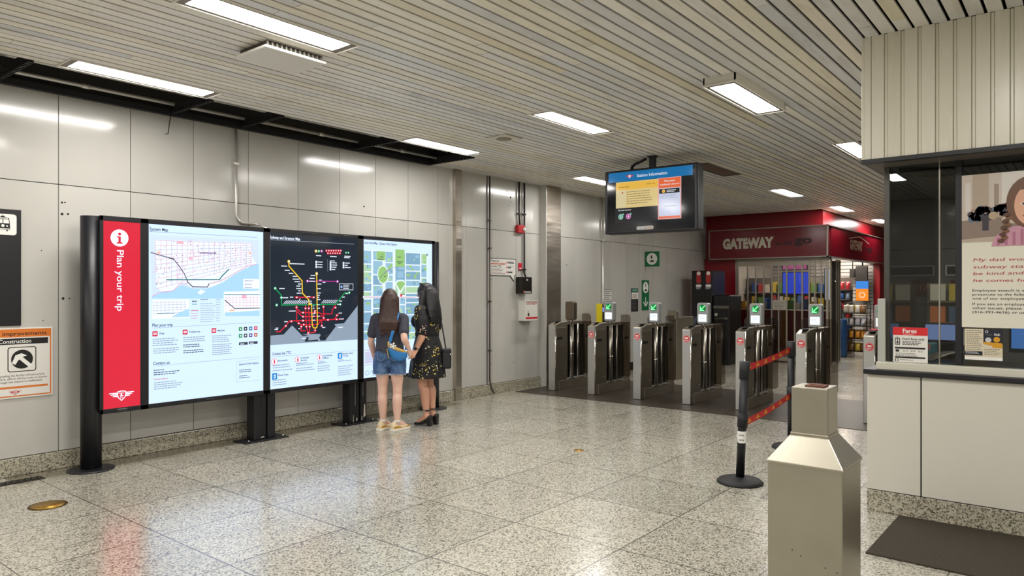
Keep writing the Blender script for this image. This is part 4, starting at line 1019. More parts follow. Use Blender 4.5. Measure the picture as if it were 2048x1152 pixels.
# ================================================================ HANGING INFORMATION SCREEN
tv = thing('information_screen', 'black hanging station information screen on a ceiling pole above the gates', 'screen', (8.33, 4.37, CEIL), rz=math.radians(3.2))
def tvb(): return MB()
Wd, zt, zb = .64, 3.135, 2.305
xf = -.10
m = MB(BLACK); m.box(xf, -Wd, zb - CEIL, xf + .20, Wd, zt - CEIL); m.build('case', None, tv, bevel=.018, local=True, seg=3)
m = MB(BLACKM); m.box(xf + .2, -.45, zb - CEIL + .12, xf + .27, .45, zt - CEIL - .12); m.build('rear_housing', None, tv, bevel=.02, local=True)
m = MB(BLACK); m.box(-.035, -.035, zt - CEIL - .005, .035, .035, .02); m.build('pole', None, tv, local=True)
m = MB(BLACK); m.box(-.055, -.055, -.012, .055, .055, -.002); m.build('ceiling_plate', None, tv, local=True)
m = MB(BLACK)
for o_ in (0, .03):
    m.tube([(-.0 + o_, .10, -.02), (-.01 + o_, .16, -.05), (-.02 + o_, .24, -.075), (-.02 + o_, .285, -.105), (-.02 + o_, .30, zt - CEIL - .01)], .013, 8)
m.build('cable', None, tv, local=True)
A = Art((xf - .0012, 0, 0), (0, -1, 0), (0, 0, 1), (-1, 0, 0))
U2 = lambda x, y: (-(.64 - 1.28 * ((x - 160) / (1290 - 160 - 65))), 0)
# on-screen layout in fractions of the face (0..1 across, 0..1 down)
def fz(a, d): return (-Wd + 2 * Wd * a, zt - CEIL - (zt - zb) * d)
SC = mat('screen glass', '191A1E', .08, spec=.6); A.rect(*fz(.03, .97), *fz(.97, .03), SC, 0)
SB = lit('header blue', '0B78B8', .75); A.rect(*fz(.045, .185), *fz(.95, .035), SB, 1)
def tt(t_, a, d, h, a2, m_, l=2, al='L', bold=.01): p = fz(a, d); q = fz(a2, d); A.text(t_, p[0], p[1], h, m_, l, wd=q[0] - p[0], bold=bold)
lt = lit('screen white', 'E6EBF2', .9)
p = fz(.285, .115); ttc_logo(A, p[0], p[1], .125, lit('emblem red', 'C8283A', .8), lt, 2)
tt('Station Information', .365, .135, .038, .69, lt)
YP = lit('alert pale yellow', 'E6CE8C', .85); YH = lit('alert yellow', 'EDBA4A', .9)
A.rect(*fz(.13, .60), *fz(.595, .19), YP, 1); A.rect(*fz(.13, .315), *fz(.595, .205), YH, 2); A.rect(*fz(.13, .60), *fz(.24, .315), lit('alert cream', 'E3D2A2', .85), 2)
LTX = lit('screen ink', '5A4A2C', .3)
tt('Current alerts', .16, .28, .018, .28, LTX, 3); tt('10:31 a.m.', .47, .262, .018, .565, LTX, 3)
p = fz(.25, .35); A.lines(p[0], p[1], .40, 6, .030, .0075, lit('screen ink soft', '8A7A52', .7), 3)
p = fz(.205, .36); A.disc(p[0], p[1], .012, lit('alert red', 'C0605A', .8), 3)
OP = lit('promo panel orange', 'E96A3C', .9); A.rect(*fz(.592, .815), *fz(.835, .185), lit('promo rim pink', 'E8A8A8', .85), 2); A.rect(*fz(.602, .34), *fz(.825, .195), OP, 3)
tt('Planned', .66, .25, .022, .765, lt, 4); tt('weekend closure', .612, .30, .022, .815, lt, 4)
A.rect(*fz(.602, .80), *fz(.825, .345), lit('promo pale blue', 'C9CFE6', .9), 3); A.rect(*fz(.606, .425), *fz(.818, .355), lit('screen dark', '2A2A30', .3), 4); p = fz(.652, .39); A.disc(p[0], p[1], .022, lit('alert yellow', 'EDBA4A', .9), 5); A.text('1', p[0], p[1] - .012, .024, LTX, 6, al='C')
p = fz(.685, .375); A.lines(p[0], p[1], .14, 2, .018, .009, lt, 5)
p = fz(.62, .445); A.lines(p[0], p[1], .24, 4, .014, .005, LG, 4)
A.line([fz(.66, .62), fz(.78, .62)], .006, lit('line green dim', '1E7A4E', .6), 4); A.rect(*fz(.602, .80), *fz(.825, .77), OP, 4)
for d_ in (.52, .56, .70, .73): p = fz(.70, d_); A.lines(p[0], p[1], .03, 1, .01, .006, LG, 4)
A.rect(*fz(.12, .83), *fz(.60, .605), lit('screen charcoal', '3C3C40', .35), 1)
tt('Normal service', .155, .643, .019, .30, lt, 2)
for a_, c_, t_ in ((.185, '5FA88E', '2'), (.27, 'B84A9C', '4')):
    p = fz(a_, .735); A.disc(p[0], p[1], .038, lit('badge ' + c_, c_, .9), 2); A.disc(p[0], p[1], .031, lt, 3); A.disc(p[0], p[1], .028, lit('badge ' + c_, c_, .9), 4); A.text(t_, p[0], p[1] - .016, .032, lt, 5, al='C', bold=.02); A.disc(p[0] + .034, p[1] + .03, .014, lit('tick green', '6FB8A0', .9), 5, n=14)
A.build('screen', None, tv, local=True)
A = Art((xf - .0012, 0, 0), (0, -1, 0), (0, 0, 1), (-1, 0, 0)); p, q = fz(.36, .955), fz(.545, .90); BG = mat('badge chrome', 'B9B6AE', .3); A.rrect(p[0], p[1], q[0], q[1], .02, BG, 1); A.rrect(p[0] + .005, p[1] + .005, p[0] + .13, q[1] - .005, .016, mat('badge grey', '8E9096', .4), 2); A.text('PATTISON', p[0] + .012, p[1] + .014, .018, INKW, 3, wd=.108, bold=.02); A.text('onestop', p[0] + .14, p[1] + .014, .016, mat('badge amber', 'A06A38', .4), 3, wd=.08, bold=.01)
A.build('maker_badge', None, tv, local=True)

# ================================================================ FARE GATES
GY = [6.535, 5.81, 5.04, 4.28, 3.53, 2.765, 1.995]
GX0 = 9.13
SLOT = mat('gate slot', '0D0D0D', .4)
def gate(i, y):
    lab = ['fare gate beside the steel pilaster, with a blank brown reader head', 'second fare gate from the pilaster, right in front of the yellow card machine', 'third fare gate from the pilaster, left of the green arrow wall sign',
           'fourth fare gate from the pilaster, in front of the black ticket machine', 'fifth fare gate from the pilaster, behind the near barrier post', 'sixth fare gate, behind the second barrier post and in front of the shop gate', 'last fare gate tucked against the left end of the fare booth']
    g = thing('fare_gate', lab[i], 'fare gate', (GX0, y, 0), 'fare gates')
    h = .065
    # plinth
    MB(GATE_ST).box(GX0 + .10, y - h - .005, .006, GX0 + 1.055, y + h + .005, .15).build('plinth', None, g, bevel=.006)
    # front cabinet with a chamfered top
    prof = [(0, .01), (.34, .01), (.34, 1.075), (.16, 1.075), (.0, 1.03)]
    fr = ((GX0, y, 0), (1, 0, 0), (0, 0, 1), (0, -1, 0))
    MB(GATE_ST).prism(prof, fr, -h, h).build('front_cabinet', None, g, bevel=.008)
    MB(GATE_LT).box(GX0 - .006, y - h + .006, .012, GX0 + .001, y + h - .006, 1.025).build('front_plate', None, g, bevel=.002)
    MB(POLISH).tube([(GX0 + .008, y - h + .004, .012), (GX0 + .008, y - h + .004, 1.03)], .012, 10).build('edge_trim', None, g)
    MB(BLACKM).box(GX0 + .06, y - .045, 1.077, GX0 + .2, y + .03, 1.084).build('card_pad', None, g, bevel=.002)
    # side panels, slots, rivets (near side)
    MB(mat('gate side panel', '7C7467', .34, .7)).box(GX0 + .035, y - h - .003, .17, GX0 + .325, y - h + .001, .98).build('side_panel', None, g, bevel=.002)
    MB(SLOT).box(GX0 + .05, y - h - .006, .80, GX0 + .19, y - h - .002, .835).build('coin_slot', None, g)
    m = MB(POLISH)
    for (dx, z) in ((.12, 1.04), (.2, .70), (.25, .26)): m.tube([(GX0 + dx, y - h - .006, z), (GX0 + dx, y - h, z)], .008, 8)
    m.build('screw', None, g)
    # top rail, rear cabinet
    MB(GATE_ST).box(GX0 + .34, y - h + .01, 1.02, GX0 + .86, y + h - .01, 1.075).build('top_rail', None, g, bevel=.006)
    MB(GATE_ST).box(GX0 + .86, y - h, .01, GX0 + 1.05, y + h, 1.075).build('rear_cabinet', None, g, bevel=.008)
    MB(SLOT).box(GX0 + .88, y - h - .004, .80, GX0 + .99, y - h, .835).build('coin_slot', None, g)
    MB(mat('gate inner dark', '2A2723', .3, .6)).box(GX0 + .34, y - .012, .15, GX0 + .86, y + h - .012, 1.02).build('core_panel', None, g)
    # sill with black vents
    MB(GATE_LT).box(GX0 + .34, y - h, .15, GX0 + .86, y - .012, .175).build('sill', None, g, bevel=.003)
    MB(SLOT).box(GX0 + .37, y - h - .003, .135, GX0 + .55, y - h + .001, .158).build('vent_slot', None, g); MB(SLOT).box(GX0 + .64, y - h - .003, .135, GX0 + .82, y - h + .001, .158).build('vent_slot', None, g)
    # paddle posts
    for dx in (.47, .66):
        MB(POST_ST).tube([(GX0 + dx, y - .045, .175), (GX0 + dx, y - .045, 1.03)], .040 if dx < .5 else .02, 16).build('paddle_post', None, g)
    MB(POLISH).tube([(GX0 + .47, y - .045, .53), (GX0 + .47, y - .045, .56)], .043, 16).build('post_ring', None, g)
    # paddles
    for sg in (-1, 1):
        wd = .17
        pts = [(0, .22), (wd - .03, .22), (wd, .25), (wd, 1.15), (wd - .035, 1.19), (.02, 1.19), (0, 1.17)]
        MB(SMOKE).prism([(a * sg, b_) for a, b_ in pts], ((GX0 + .76, y + sg * .066, 0), (0, 1, 0), (0, 0, 1), (-1, 0, 0)), -.006, .006).build('paddle', None, g, bevel=.003)
    # reader head
    xh = GX0 + .47
    MB(POST_ST).tube([(xh, y - .045, 1.03), (xh, y - .045, 1.12)], .024, 14).build('reader_pole', None, g)
    hd = MB(mat('reader head brown steel', '7A7062', .35, .9) if i == 0 else mat('reader head grey', 'A9ABAB', .35, .3)).prism(rr(-.082, 1.095, .082, 1.39, .03), ((xh, y - .045, 0), (0, -1, 0), (0, 0, 1), (-1, 0, 0)), -.05, .05).build('reader_head', None, g, bevel=.008)
    if i:
        A = Art((xh - .0505, y - .045, 0), (0, -1, 0), (0, 0, 1), (-1, 0, 0))
        A.rrect(-.06, 1.125, .06, 1.228, .006, lit('reader display', 'E6F0F6', 1.3), 1); A.lines(-.04, 1.198, .08, 2, .02, .006, LG, 2)
        A.disc(0, 1.315, .050, lit('reader dim green', '0B8A35', .8), 1); GA = lit('arrow green', '7CFFA0', 1.6)
        A.line([(.03, 1.345), (-.022, 1.293)], .014, GA, 2); A.line([(-.03, 1.33), (-.03, 1.285), (.015, 1.285)], .014, GA, 2)
        A.build('reader_display', None, hd)
        s_ = Art((GX0 - .0065, y, 0), (0, -1, 0), (0, 0, 1), (-1, 0, 0)); s_.disc(.005, .905, .05, mat('sticker red', 'D8353C', .45), 1); s_.disc(.005, .905, .045, INKW, 2); s_.disc(.005, .905, .042, mat('sticker red', 'D8353C', .45), 3)
        s_.rrect(-.02, .905, .028, .925, .006, INKW, 4); s_.lines(-.025, .893, .06, 2, .013, .006, INKW, 4); s_.build('sticker', None, g)
for i, y in enumerate(GY): gate(i, y)
m = MB(mat('red card tray', 'C02430', .4)); m.box(GX0 + .2, GY[6] - .04, 1.086, GX0 + .40, GY[6] + .04, 1.10); tag(m.build('red_tray', bevel=.004), 'red tray lying on top of the last gate by the booth', 'tray')

# ================================================================ WALL SIGNS AND BOXES
def wall_sign(name, label, cat, x0, z0, x1, z1, m_, y=WY, th=.012, r_=0.0):
    t = thing(name, label, cat, ((x0 + x1) / 2, y, z0))
    if r_: MB(m_).prism(rr(x0, z0, x1, z1, r_), FY(y), 0, th).build('plate', None, t)
    else: MB(m_).box(x0, y - th, z0, x1, y, z1).build('plate', None, t, bevel=.002)
    return t, artY(y - th)
t, A = wall_sign('bus_sign', 'black wall sign with a white vehicle pictogram at the far left edge', 'sign', 1.30, 1.262, 2.135, 2.238, mat('sign black', '1B1B1E', .35))
A.rrect(1.905, 2.022, 2.101, 2.196, .022, INKW, 1); cx = 2.003
A.poly([(cx - .052, 2.065), (cx + .052, 2.065), (cx + .050, 2.12), (cx + .043, 2.162), (cx + .02, 2.172), (cx - .02, 2.172), (cx - .043, 2.162), (cx - .050, 2.12)], INK, 2)
A.rrect(cx - .036, 2.157, cx + .036, 2.165, .003, INKW, 3)
for sg in (-1, 1):
    A.poly([(cx + sg * .003, 2.118), (cx + sg * .045, 2.118), (cx + sg * .039, 2.152), (cx + sg * .003, 2.152)], INKW, 3)
    A.disc(cx + sg * .030, 2.096, .0065, INKW, 3, n=14); A.rect(cx + sg * .03 - .005, 2.052, cx + sg * .03 + .005, 2.066, INK, 2)
A.disc(cx, 2.098, .012, INKW, 3, n=16); A.rect(cx - .050, 2.068, cx + .050, 2.076, INKW, 3); A.rect(cx - .012, 2.172, cx + .012, 2.18, INK, 2); A.rect(cx - .002, 2.18, cx + .002, 2.19, INK, 2)
A.build('pictogram', None, t); A = artY(WY - .012)
p = onY(1, 557, WY - .012); A.text('n', p[0] - .075, p[1], .12, INKW, 1, bold=.01)
A.build('lettering', None, t)
t, A = wall_sign('construction_notice', 'white and orange construction notice with a hammer pictogram below the black sign', 'sign', 1.80, .652, 2.372, 1.243, WHITEP)
A.rect(1.815, .665, 2.36, 1.233, INKO, 1); A.rect(1.825, .675, 2.35, 1.165, WHITEP, 2)
p = onY(92, 673, WY); A.text('Station improvements', p[0], 1.18, .032, INK, 2, al='R', bold=.01, wd=.50)
A.rect(1.84, 1.105, 2.335, 1.155, INK, 3); A.text('Construction', 2.09, 1.115, .032, INKW, 4, al='C', bold=.01, wd=.235)
p = onY(43, 718, WY); cx, cz = p[0], p[1]
A.rrect(cx - .105, cz - .105, cx + .105, cz + .105, .02, INK, 3); A.rrect(cx - .098, cz - .098, cx + .098, cz + .098, .016, WHITEP, 4); A.disc(cx, cz, .08, INK, 5, n=32)
A.line([(cx - .055, cz - .015), (cx + .075, cz - .06)], .0, INKW, 6)
A.line([(cx + .055, cz - .055), (cx - .02, cz + .02)], .03, INKW, 6); A.poly([(cx - .075, cz - .03), (cx - .05, cz + .035), (cx - .005, cz + .05), (cx + .035, cz + .03), (cx - .005, cz + .015), (cx - .03, cz - .01), (cx - .05, cz - .045)], INKW, 7)
for i, s_ in enumerate(('We are upgrading the facility infrastructure.', 'During this work, efforts will be made to ensure', 'travel through the station is unaffected.')):
    A.text(s_, 2.09, .835 - i * .026, .016, INK, 3, al='C', wd=(.44, .47, .40)[i])
A.rect(1.84, .735, 2.335, .752, INKO, 3); ttc_logo(A, 2.09, .70, .09, INKR, WHITEP, 3); A.build('print', None, t)
# security incident bubble
t = thing('security_sign', 'white speech-bubble security sign with red and black lettering on the wall', 'sign', (8.55, WY, 1.7))
ol = rr(8.245, 1.795, 8.865, 2.06, .02); ol = ol[:-7] + ol[-7:]
def bub(x0, z0, x1, z1, r_, tx, tz, tw):
    q = rr(x0, z0, x1, z1, r_); out = []
    for k in range(18): out.append(q[k])           # top right, top left, bottom left arcs
    out += [(tx - tw, z0), (tx + tw * .6, tz), (tx + tw * .8, z0)] + q[18:]
    return out
MB(INK).prism(bub(8.24, 1.79, 8.868, 2.06, .03, 8.78, 1.705, .06), FY(WY), 0, .008).build('plate', None, t)
A = artY(WY - .008); A.poly(bub(8.25, 1.80, 8.858, 2.05, .025, 8.78, 1.722, .05), WHITEP, 1)
A.text('Report a', 8.265, 2.005, .030, INK, 2, wd=.19, bold=.02); A.text('security incident', 8.265, 1.962, .032, mat('printed orange red', 'C4442A', .5), 2, wd=.34, bold=.03); A.text('on the TTC', 8.265, 1.92, .030, INK, 2, wd=.24, bold=.02)
A.lines(8.265, 1.90, .30, 3, .014, .006, INKG, 2); A.lines(8.265, 1.85, .32, 1, .014, .007, INKR, 2); A.lines(8.265, 1.833, .33, 2, .014, .006, INKG, 2)
for k, z in enumerate((2.0, 1.925, 1.85)): A.disc(8.64, z, .014, INKR, 2); A.lines(8.665, z + .018, .16, 1, .01, .007, INKG, 2); A.rect(8.665, z - .012, 8.665 + (.15, .08, .11)[k], z + .004, INK, 2)
A.build('print', None, t)
# fire alarm, plate, black box, fire plan box
t = thing('fire_alarm', 'red fire alarm sounder on the wall under the conduit', 'alarm', (8.945, WY, 2.47))
MB(mat('alarm red', 'B51522', .35)).box(8.86, 6.985, 2.475, 9.03, WY, 2.60).build('body', None, t, bevel=.008); MB(INKW).lathe([(.03, 0), (.03, .012), (.012, .03)], (0, 0, 0), 14).build('lens', None, t, local=True)
l_ = t.children[-1]; l_.rotation_euler = (PI / 2, 0, 0); l_.location = (.055, -.065, .065)
t, A = wall_sign('red_plate', 'tiny red plate on the wall right of the security sign', 'sign', 8.935, 1.885, 9.015, 2.0, INKR); A.rect(8.945, 1.91, 9.005, 1.925, INKW, 1); A.rect(8.935, 1.885, 9.015, 1.90, mat('deep red', '6A0E14', .5), 1); A.build('print', None, t)
t = thing('wall_intercom', 'black square box on the wall with a white logo, below the conduit', 'intercom', (9.0, WY, 1.515))
MB(mat('intercom black', '17140F', .3)).box(8.87, 6.92, 1.515, 9.125, WY, 1.78).build('case', None, t, bevel=.006)
A = artY(6.92); A.text('Help', 8.995, 1.745, .014, INKG, 1, al='C'); A.rect(8.98, 1.725, 9.02, 1.74, INKW, 1); A.poly([(8.9, 1.53), (8.94, 1.53), (8.92, 1.575)], mat('printed salmon', 'D88468', .5), 1); A.lines(8.945, 1.55, .16, 2, .014, .008, INKW, 1); A.build('print', None, t)
t = thing('fire_plan_box', 'white fire safety plan box with a red bottom stripe on the wall', 'box', (9.08, WY, 1.08))
MB(WHITE).box(8.93, 6.90, 1.085, 9.245, WY, 1.405).build('case', None, t, bevel=.006); MB(WHITE).box(8.925, 6.893, 1.40, 9.25, WY, 1.41).build('lid', None, t)
A = artY(6.90); A.rect(8.95, 1.345, 9.225, 1.38, mat('box red', 'A8323A', .45), 1); A.text('FIRE SAFETY PLAN', 9.087, 1.352, .02, INKW, 2, al='C', wd=.25, bold=.03); A.rect(8.935, 1.115, 9.24, 1.145, INKR, 1); A.rect(8.985, 1.16, 9.03, 1.21, mat('cylinder brown', '4A2A24', .5), 1); A.line([(9.0, 1.21), (9.01, 1.235), (8.99, 1.25)], .006, INK, 1); A.build('print', None, t)
# passage wall
t, A = wall_sign('exit_sign', 'narrow green sign with a white down arrow on the passage wall', 'sign', 12.965, 1.17, 13.26, 1.78, INKGR)
A.disc(13.112, 1.63, .115, INKW, 1, n=28); A.rect(13.10, 1.645, 13.125, 1.71, INK, 2); A.poly([(13.05, 1.56), (13.16, 1.56), (13.17, 1.585), (13.11, 1.60), (13.07, 1.58)], INK, 2); A.line([(13.112, 1.42), (13.112, 1.24)], .028, INKW, 1); A.line([(13.03, 1.33), (13.112, 1.235), (13.195, 1.33)], .03, INKW, 1); A.build('print', None, t)
t = thing('exit_flag_sign', 'square green projecting sign with a hand and card in a white circle', 'sign', (13.1, 6.9, 2.05)); MB(INKGR).box(13.1, 6.735, 2.055, 13.13, WY - .001, 2.36).build('plate', None, t)
A = artX(13.099); A.disc(-6.89, 2.21, .12, INKW, 1, n=30); A.rect(-6.915, 2.215, -6.885, 2.28, INK, 2); A.poly([(-6.94, 2.15), (-6.85, 2.15), (-6.84, 2.175), (-6.89, 2.19), (-6.93, 2.17)], INK, 2); A.build('print', None, t)
t, A = wall_sign('fare_info_sign', 'narrow black information strip with a teal top beside the green arrow sign', 'sign', 12.535, 1.155, 12.80, 1.615, mat('strip black', '1E1C1A', .5))
A.rect(12.535, 1.53, 12.80, 1.615, mat('strip teal', '2A5A50', .5), 1); A.rect(12.56, 1.548, 12.78, 1.60, mat('strip pale teal', '6E9A8C', .5), 2); A.rect(12.535, 1.40, 12.80, 1.53, INKW, 1); A.lines(12.56, 1.49, .2, 2, .04, .02, mat('printed brown', 'A0705A', .5), 2); A.lines(12.56, 1.37, .2, 8, .025, .008, INKG, 1); A.build('print', None, t)
t = thing('passage_notice', 'small white speech-bubble notice on the passage wall above the card machine', 'sign', (11.64, WY, 1.3)); MB(INK).prism(rr(11.49, 1.36, 11.795, 1.585, .015), FY(WY), 0, .006).build('plate', None, t); A = artY(WY - .006); A.poly(rr(11.497, 1.367, 11.788, 1.578, .012), WHITEP, 1); A.poly([(11.53, 1.37), (11.59, 1.37), (11.54, 1.30)], WHITEP, 1); A.lines(11.51, 1.555, .26, 5, .038, .014, INKG, 2); A.build('print', None, t)
# card machine behind the gates
t = thing('card_machine', 'slim yellow and black card top-up machine standing behind the second gate', 'machine', (10.95, 6.7, .007))
MB(BLACKM).box(10.9, 6.59, .007, 11.15, 6.71, 1.335).build('body', None, t, bevel=.008); MB(mat('machine yellow', 'E0CE1C', .4)).box(10.91, 6.712, .007, 11.14, 6.84, 1.33).build('side_case', None, t, bevel=.006)
A = artX(10.899); A.rrect(-6.70, 1.19, -6.60, 1.27, .004, lit('machine screen blue', '7C92E8', 1.1), 1); A.lines(-6.68, 1.25, .06, 3, .018, .008, lit('machine ink', '2A3A9A', .4), 2); A.disc(-6.67, 1.31, .012, INKW, 1); A.lines(-6.65, 1.318, .04, 2, .012, .005, INKW, 1); A.disc(-6.68, 1.16, .008, INKG, 1); A.rrect(-6.63, 1.02, -6.605, 1.06, .006, INKW, 1); A.build('machine_face', None, t)
t = thing('passage_barrier', 'low grey steel barrier box beyond the third gate', 'barrier', (11.6, 5.7, 0)); MB(GATE_ST).box(11.6, 5.62, 0, 12.3, 5.78, 1.10).build('body', None, t, bevel=.01); MB(GATE_ST).prism(rr(-.09, 1.04, .09, 1.22, .02), FX(11.58), -.06, .0).build('reader', None, t); t.children[-1].location.y += 5.70
# ticket machine
t = thing('ticket_machine', 'large black ticket machine with two red tabs against the red shop wall', 'machine', (14.9, 6.45, 0))
TB = mat('machine black', '121214', .3)
MB(TB).box(14.6, 6.26, 0, 15.3, 6.72, 2.0).build('tall_cabinet', None, t, bevel=.01); MB(TB).box(14.62, 5.88, 0, 15.3, 6.255, 1.48).build('side_cabinet', None, t, bevel=.03)
A = artX(14.599)
for y in (6.56, 6.34):
    A.rrect(-y - .055, 1.72, -y + .055, 1.99, .05, mat('tab red', 'A8302C', .4), 1); A.disc(-y, 1.94, .04, INKW, 2); A.text('!', -y, 1.92, .04, INKR, 3, al='C'); A.rect(-y - .06, 1.65, -y + .06, 1.70, INKW, 1); A.lines(-y - .06, 1.635, .11, 2, .02, .01, INKW, 1)
A.build('machine_face', None, t)
MB(mat('machine trim', '5A574F', .4)).box(14.60, 5.90, 1.19, 14.63, 6.23, 1.25).build('trim_bar', None, t); MB(mat('machine trim', '5A574F', .4)).box(14.60, 5.92, .96, 14.63, 6.2, 1.0).build('trim_bar', None, t); m = MB(mat('machine label', 'A9A49C', .5)); m.box(14.602, 6.14, 1.03, 14.61, 6.20, 1.09); m.build('label_plate', None, t)

# ================================================================ BARRIER POSTS, BIN, MAT
def stanchion(x, y, h, lean, label):
    t = thing('barrier_post', label, 'barrier post', (x, y, 0), 'barrier posts')
    MB(BLACKM).lathe([(.182, 0), (.182, .012), (.165, .028), (.06, .042), (.045, .05)], (x, y, 0), 36).build('base', None, t)
    MB(BLACK).tube([(x, y, .03), (x + lean[0], y + lean[1], h)], .034, 20).build('post', None, t)
    MB(BLACKM).tube([(x + lean[0] * .86, y + lean[1] * .86, h * .86), (x + lean[0], y + lean[1], h + .006)], .041, 20).build('belt_head', None, t)
    MB(BLACKM).tube([(x + lean[0] * .46, y + lean[1] * .46, h * .46), (x + lean[0] * .58, y + lean[1] * .58, h * .58)], .041, 20).build('belt_head', None, t)
    return t
t1 = stanchion(5.70, 2.206, .975, (.03, -.03), 'black barrier post nearest the camera with a white label and red belts')
t2 = stanchion(7.28, 2.30, 1.05, (0, 0), 'black barrier post farther back behind the metal bin')
def cyl_label(t, x, y, z0, z1, r_):
    m = MB(INKW); vs = []; n = 14
    for k in range(n + 1):
        an = PI + .75 + (k / n - .5) * 3.2
        vs += [(x + r_ * math.cos(an), y + r_ * math.sin(an), z) for z in (z0, z1)]
    m.add(vs, [(2 * k, 2 * k + 2, 2 * k + 3, 2 * k + 1) for k in range(n)], None, True); m.build('label', None, t)
cyl_label(t1, 5.711, 2.195, .325, .42, .036)
d = Vector((-math.cos(YAW), -math.sin(YAW), 0)); nrm = Vector((5.712, 2.194, 0)).normalized() * -1; uu = Vector((-nrm.y, nrm.x, 0))
A = Art(Vector((5.711, 2.195, 0)) + nrm * .0368, uu, (0, 0, 1), nrm); A.text('one', -.004, .383, .018, INK, 1, al='C', wd=.042); A.text('one', -.004, .345, .018, INK, 1, al='C', wd=.04); A.build('label_print', None, t1)
BELT = mat('belt red', 'C8141E', .45); BEM = mat('belt yellow', 'E0B02A', .45)
pa, pb = Vector((5.725, 2.19, 0)), Vector((7.28, 2.30, 0)); dd = (pb - pa); nn = dd.cross(Vector((0, 0, 1))).normalized()
for za, zb2, hh in ((.92, .975, .055), (.475, .52, .055)):
    a3, b3 = pa + dd.normalized() * .04, pb - dd.normalized() * .04
    bm_ = MB(BELT); K = 10; vs = []
    for sgn in (-1, 1):
        for k in range(K + 1):
            f = k / K; q = a3.lerp(b3, f); z = za + (zb2 - za) * f - .012 * math.sin(PI * f)
            for zz in (z - hh / 2, z + hh / 2): vs.append(q + nn * .0012 * sgn + Vector((0, 0, zz)))
    fs = [(2 * k, 2 * k + 2, 2 * k + 3, 2 * k + 1) for k in range(K)]; o2 = 2 * (K + 1)
    fs += [(o2 + 2 * k, o2 + 2 * k + 1, o2 + 2 * k + 3, o2 + 2 * k + 2) for k in range(K)]
    bm_.add(vs, fs); bl = bm_.build('belt', None, t1)
    m = MB(BEM)
    for k in range(6):
        f = (k + .5) / 6; q = a3.lerp(b3, f); z = za + (zb2 - za) * f - .012 * math.sin(PI * f)
        for sgn in (-1, 1):
            uh = dd.normalized() * sgn
            A = Art(q + nn * .002 * sgn + Vector((0, 0, z)), uh, (0, 0, 1), nn * sgn); A.rect(-.05, -.012, -.016, .0, BEM, 0); A.rect(.016, -.012, .05, .0, BEM, 0); A.poly([(-.018, .018), (.018, .018), (.015, -.008), (0, -.02), (-.015, -.008)], BEM, 0); A.disc(0, 0, .006, BELT, 1, n=8)
            m.add(A.v, A.f); m.fm[-len(A.f):] = A.fm
    m.build('belt_emblem', None, bl)

bx, by, bw = 3.5, 1.047, .171; bd = .34
bn = thing('waste_bin', 'square stainless steel waste bin with a narrow chimney top, in the right foreground', 'bin', (bx + bd / 2, by, 0))
MB(BIN_ST).box(bx, by - bw, .02, bx + bd, by + bw, .728).build('body', None, bn, bevel=.006)
MB(BLACKM).box(bx + .015, by - bw + .015, 0, bx + bd - .015, by + bw - .015, .03).build('foot', None, bn)
def rect_ring(x0, y0, x1, y1, z): return [(x0, y0, z), (x1, y0, z), (x1, y1, z), (x0, y1, z)]
nx0, nx1, ny = bx + .085, bx + .085 + .17, .085
m = MB(BIN_ST); m.loft([rect_ring(bx - .006, by - bw - .006, bx + bd + .006, by + bw + .006, .722), rect_ring(bx - .006, by - bw - .006, bx + bd + .006, by + bw + .006, .732), rect_ring(nx0 - .006, by - ny - .006, nx1 + .006, by + ny + .006, .852)], smooth=False); m.build('shoulder', None, bn, bevel=.004)
MB(BIN_ST).box(nx0 - .004, by - ny - .004, .845, nx1 + .004, by + ny + .004, .866).build('collar', None, bn, bevel=.003)
MB(BIN_ST).box(nx0, by - ny, .86, nx1, by + ny, 1.088).build('chimney', None, bn, bevel=.006)
m = MB(mat('rusty plate', '6A4030', .6, .4)); m.box(nx0 + .03, by - .06, 1.088, nx0 + .11, by + .03, 1.096); m.box(nx0 + .05, by - .045, 1.096, nx0 + .09, by + .01, 1.100); m.build('ash_plate', None, bn, bevel=.002)
A = artX(bx - .0005)
for a, z in ((-1.10, .32), (-1.06, .30), (-.95, .27), (-.90, .26)): A.disc(a, z, .004, mat('bin scuff', '5E574A', .6), 1, n=8)
A.build('scuff', None, bn)

MT = mat('door mat', '332C22', .85); p = pos(MT); n_ = noise(MT, p, 90, 2); L(MT, ramp(MT, n_, [(.3, '2A241B'), (.7, '3E3628')]), bsdf(MT).inputs['Base Color']); bump(MT, n_, .5, .004)
m = MB(MT); m.prism([(4.62, 1.03), (5.53, 1.02), (5.55, -.7), (4.57, -.7)], ((0, 0, 0), (1, 0, 0), (0, 1, 0), (0, 0, 1)), 0, .010)
tag(m.build('floor_mat', bevel=.003), 'dark brown floor mat lying at the foot of the fare booth', 'mat')

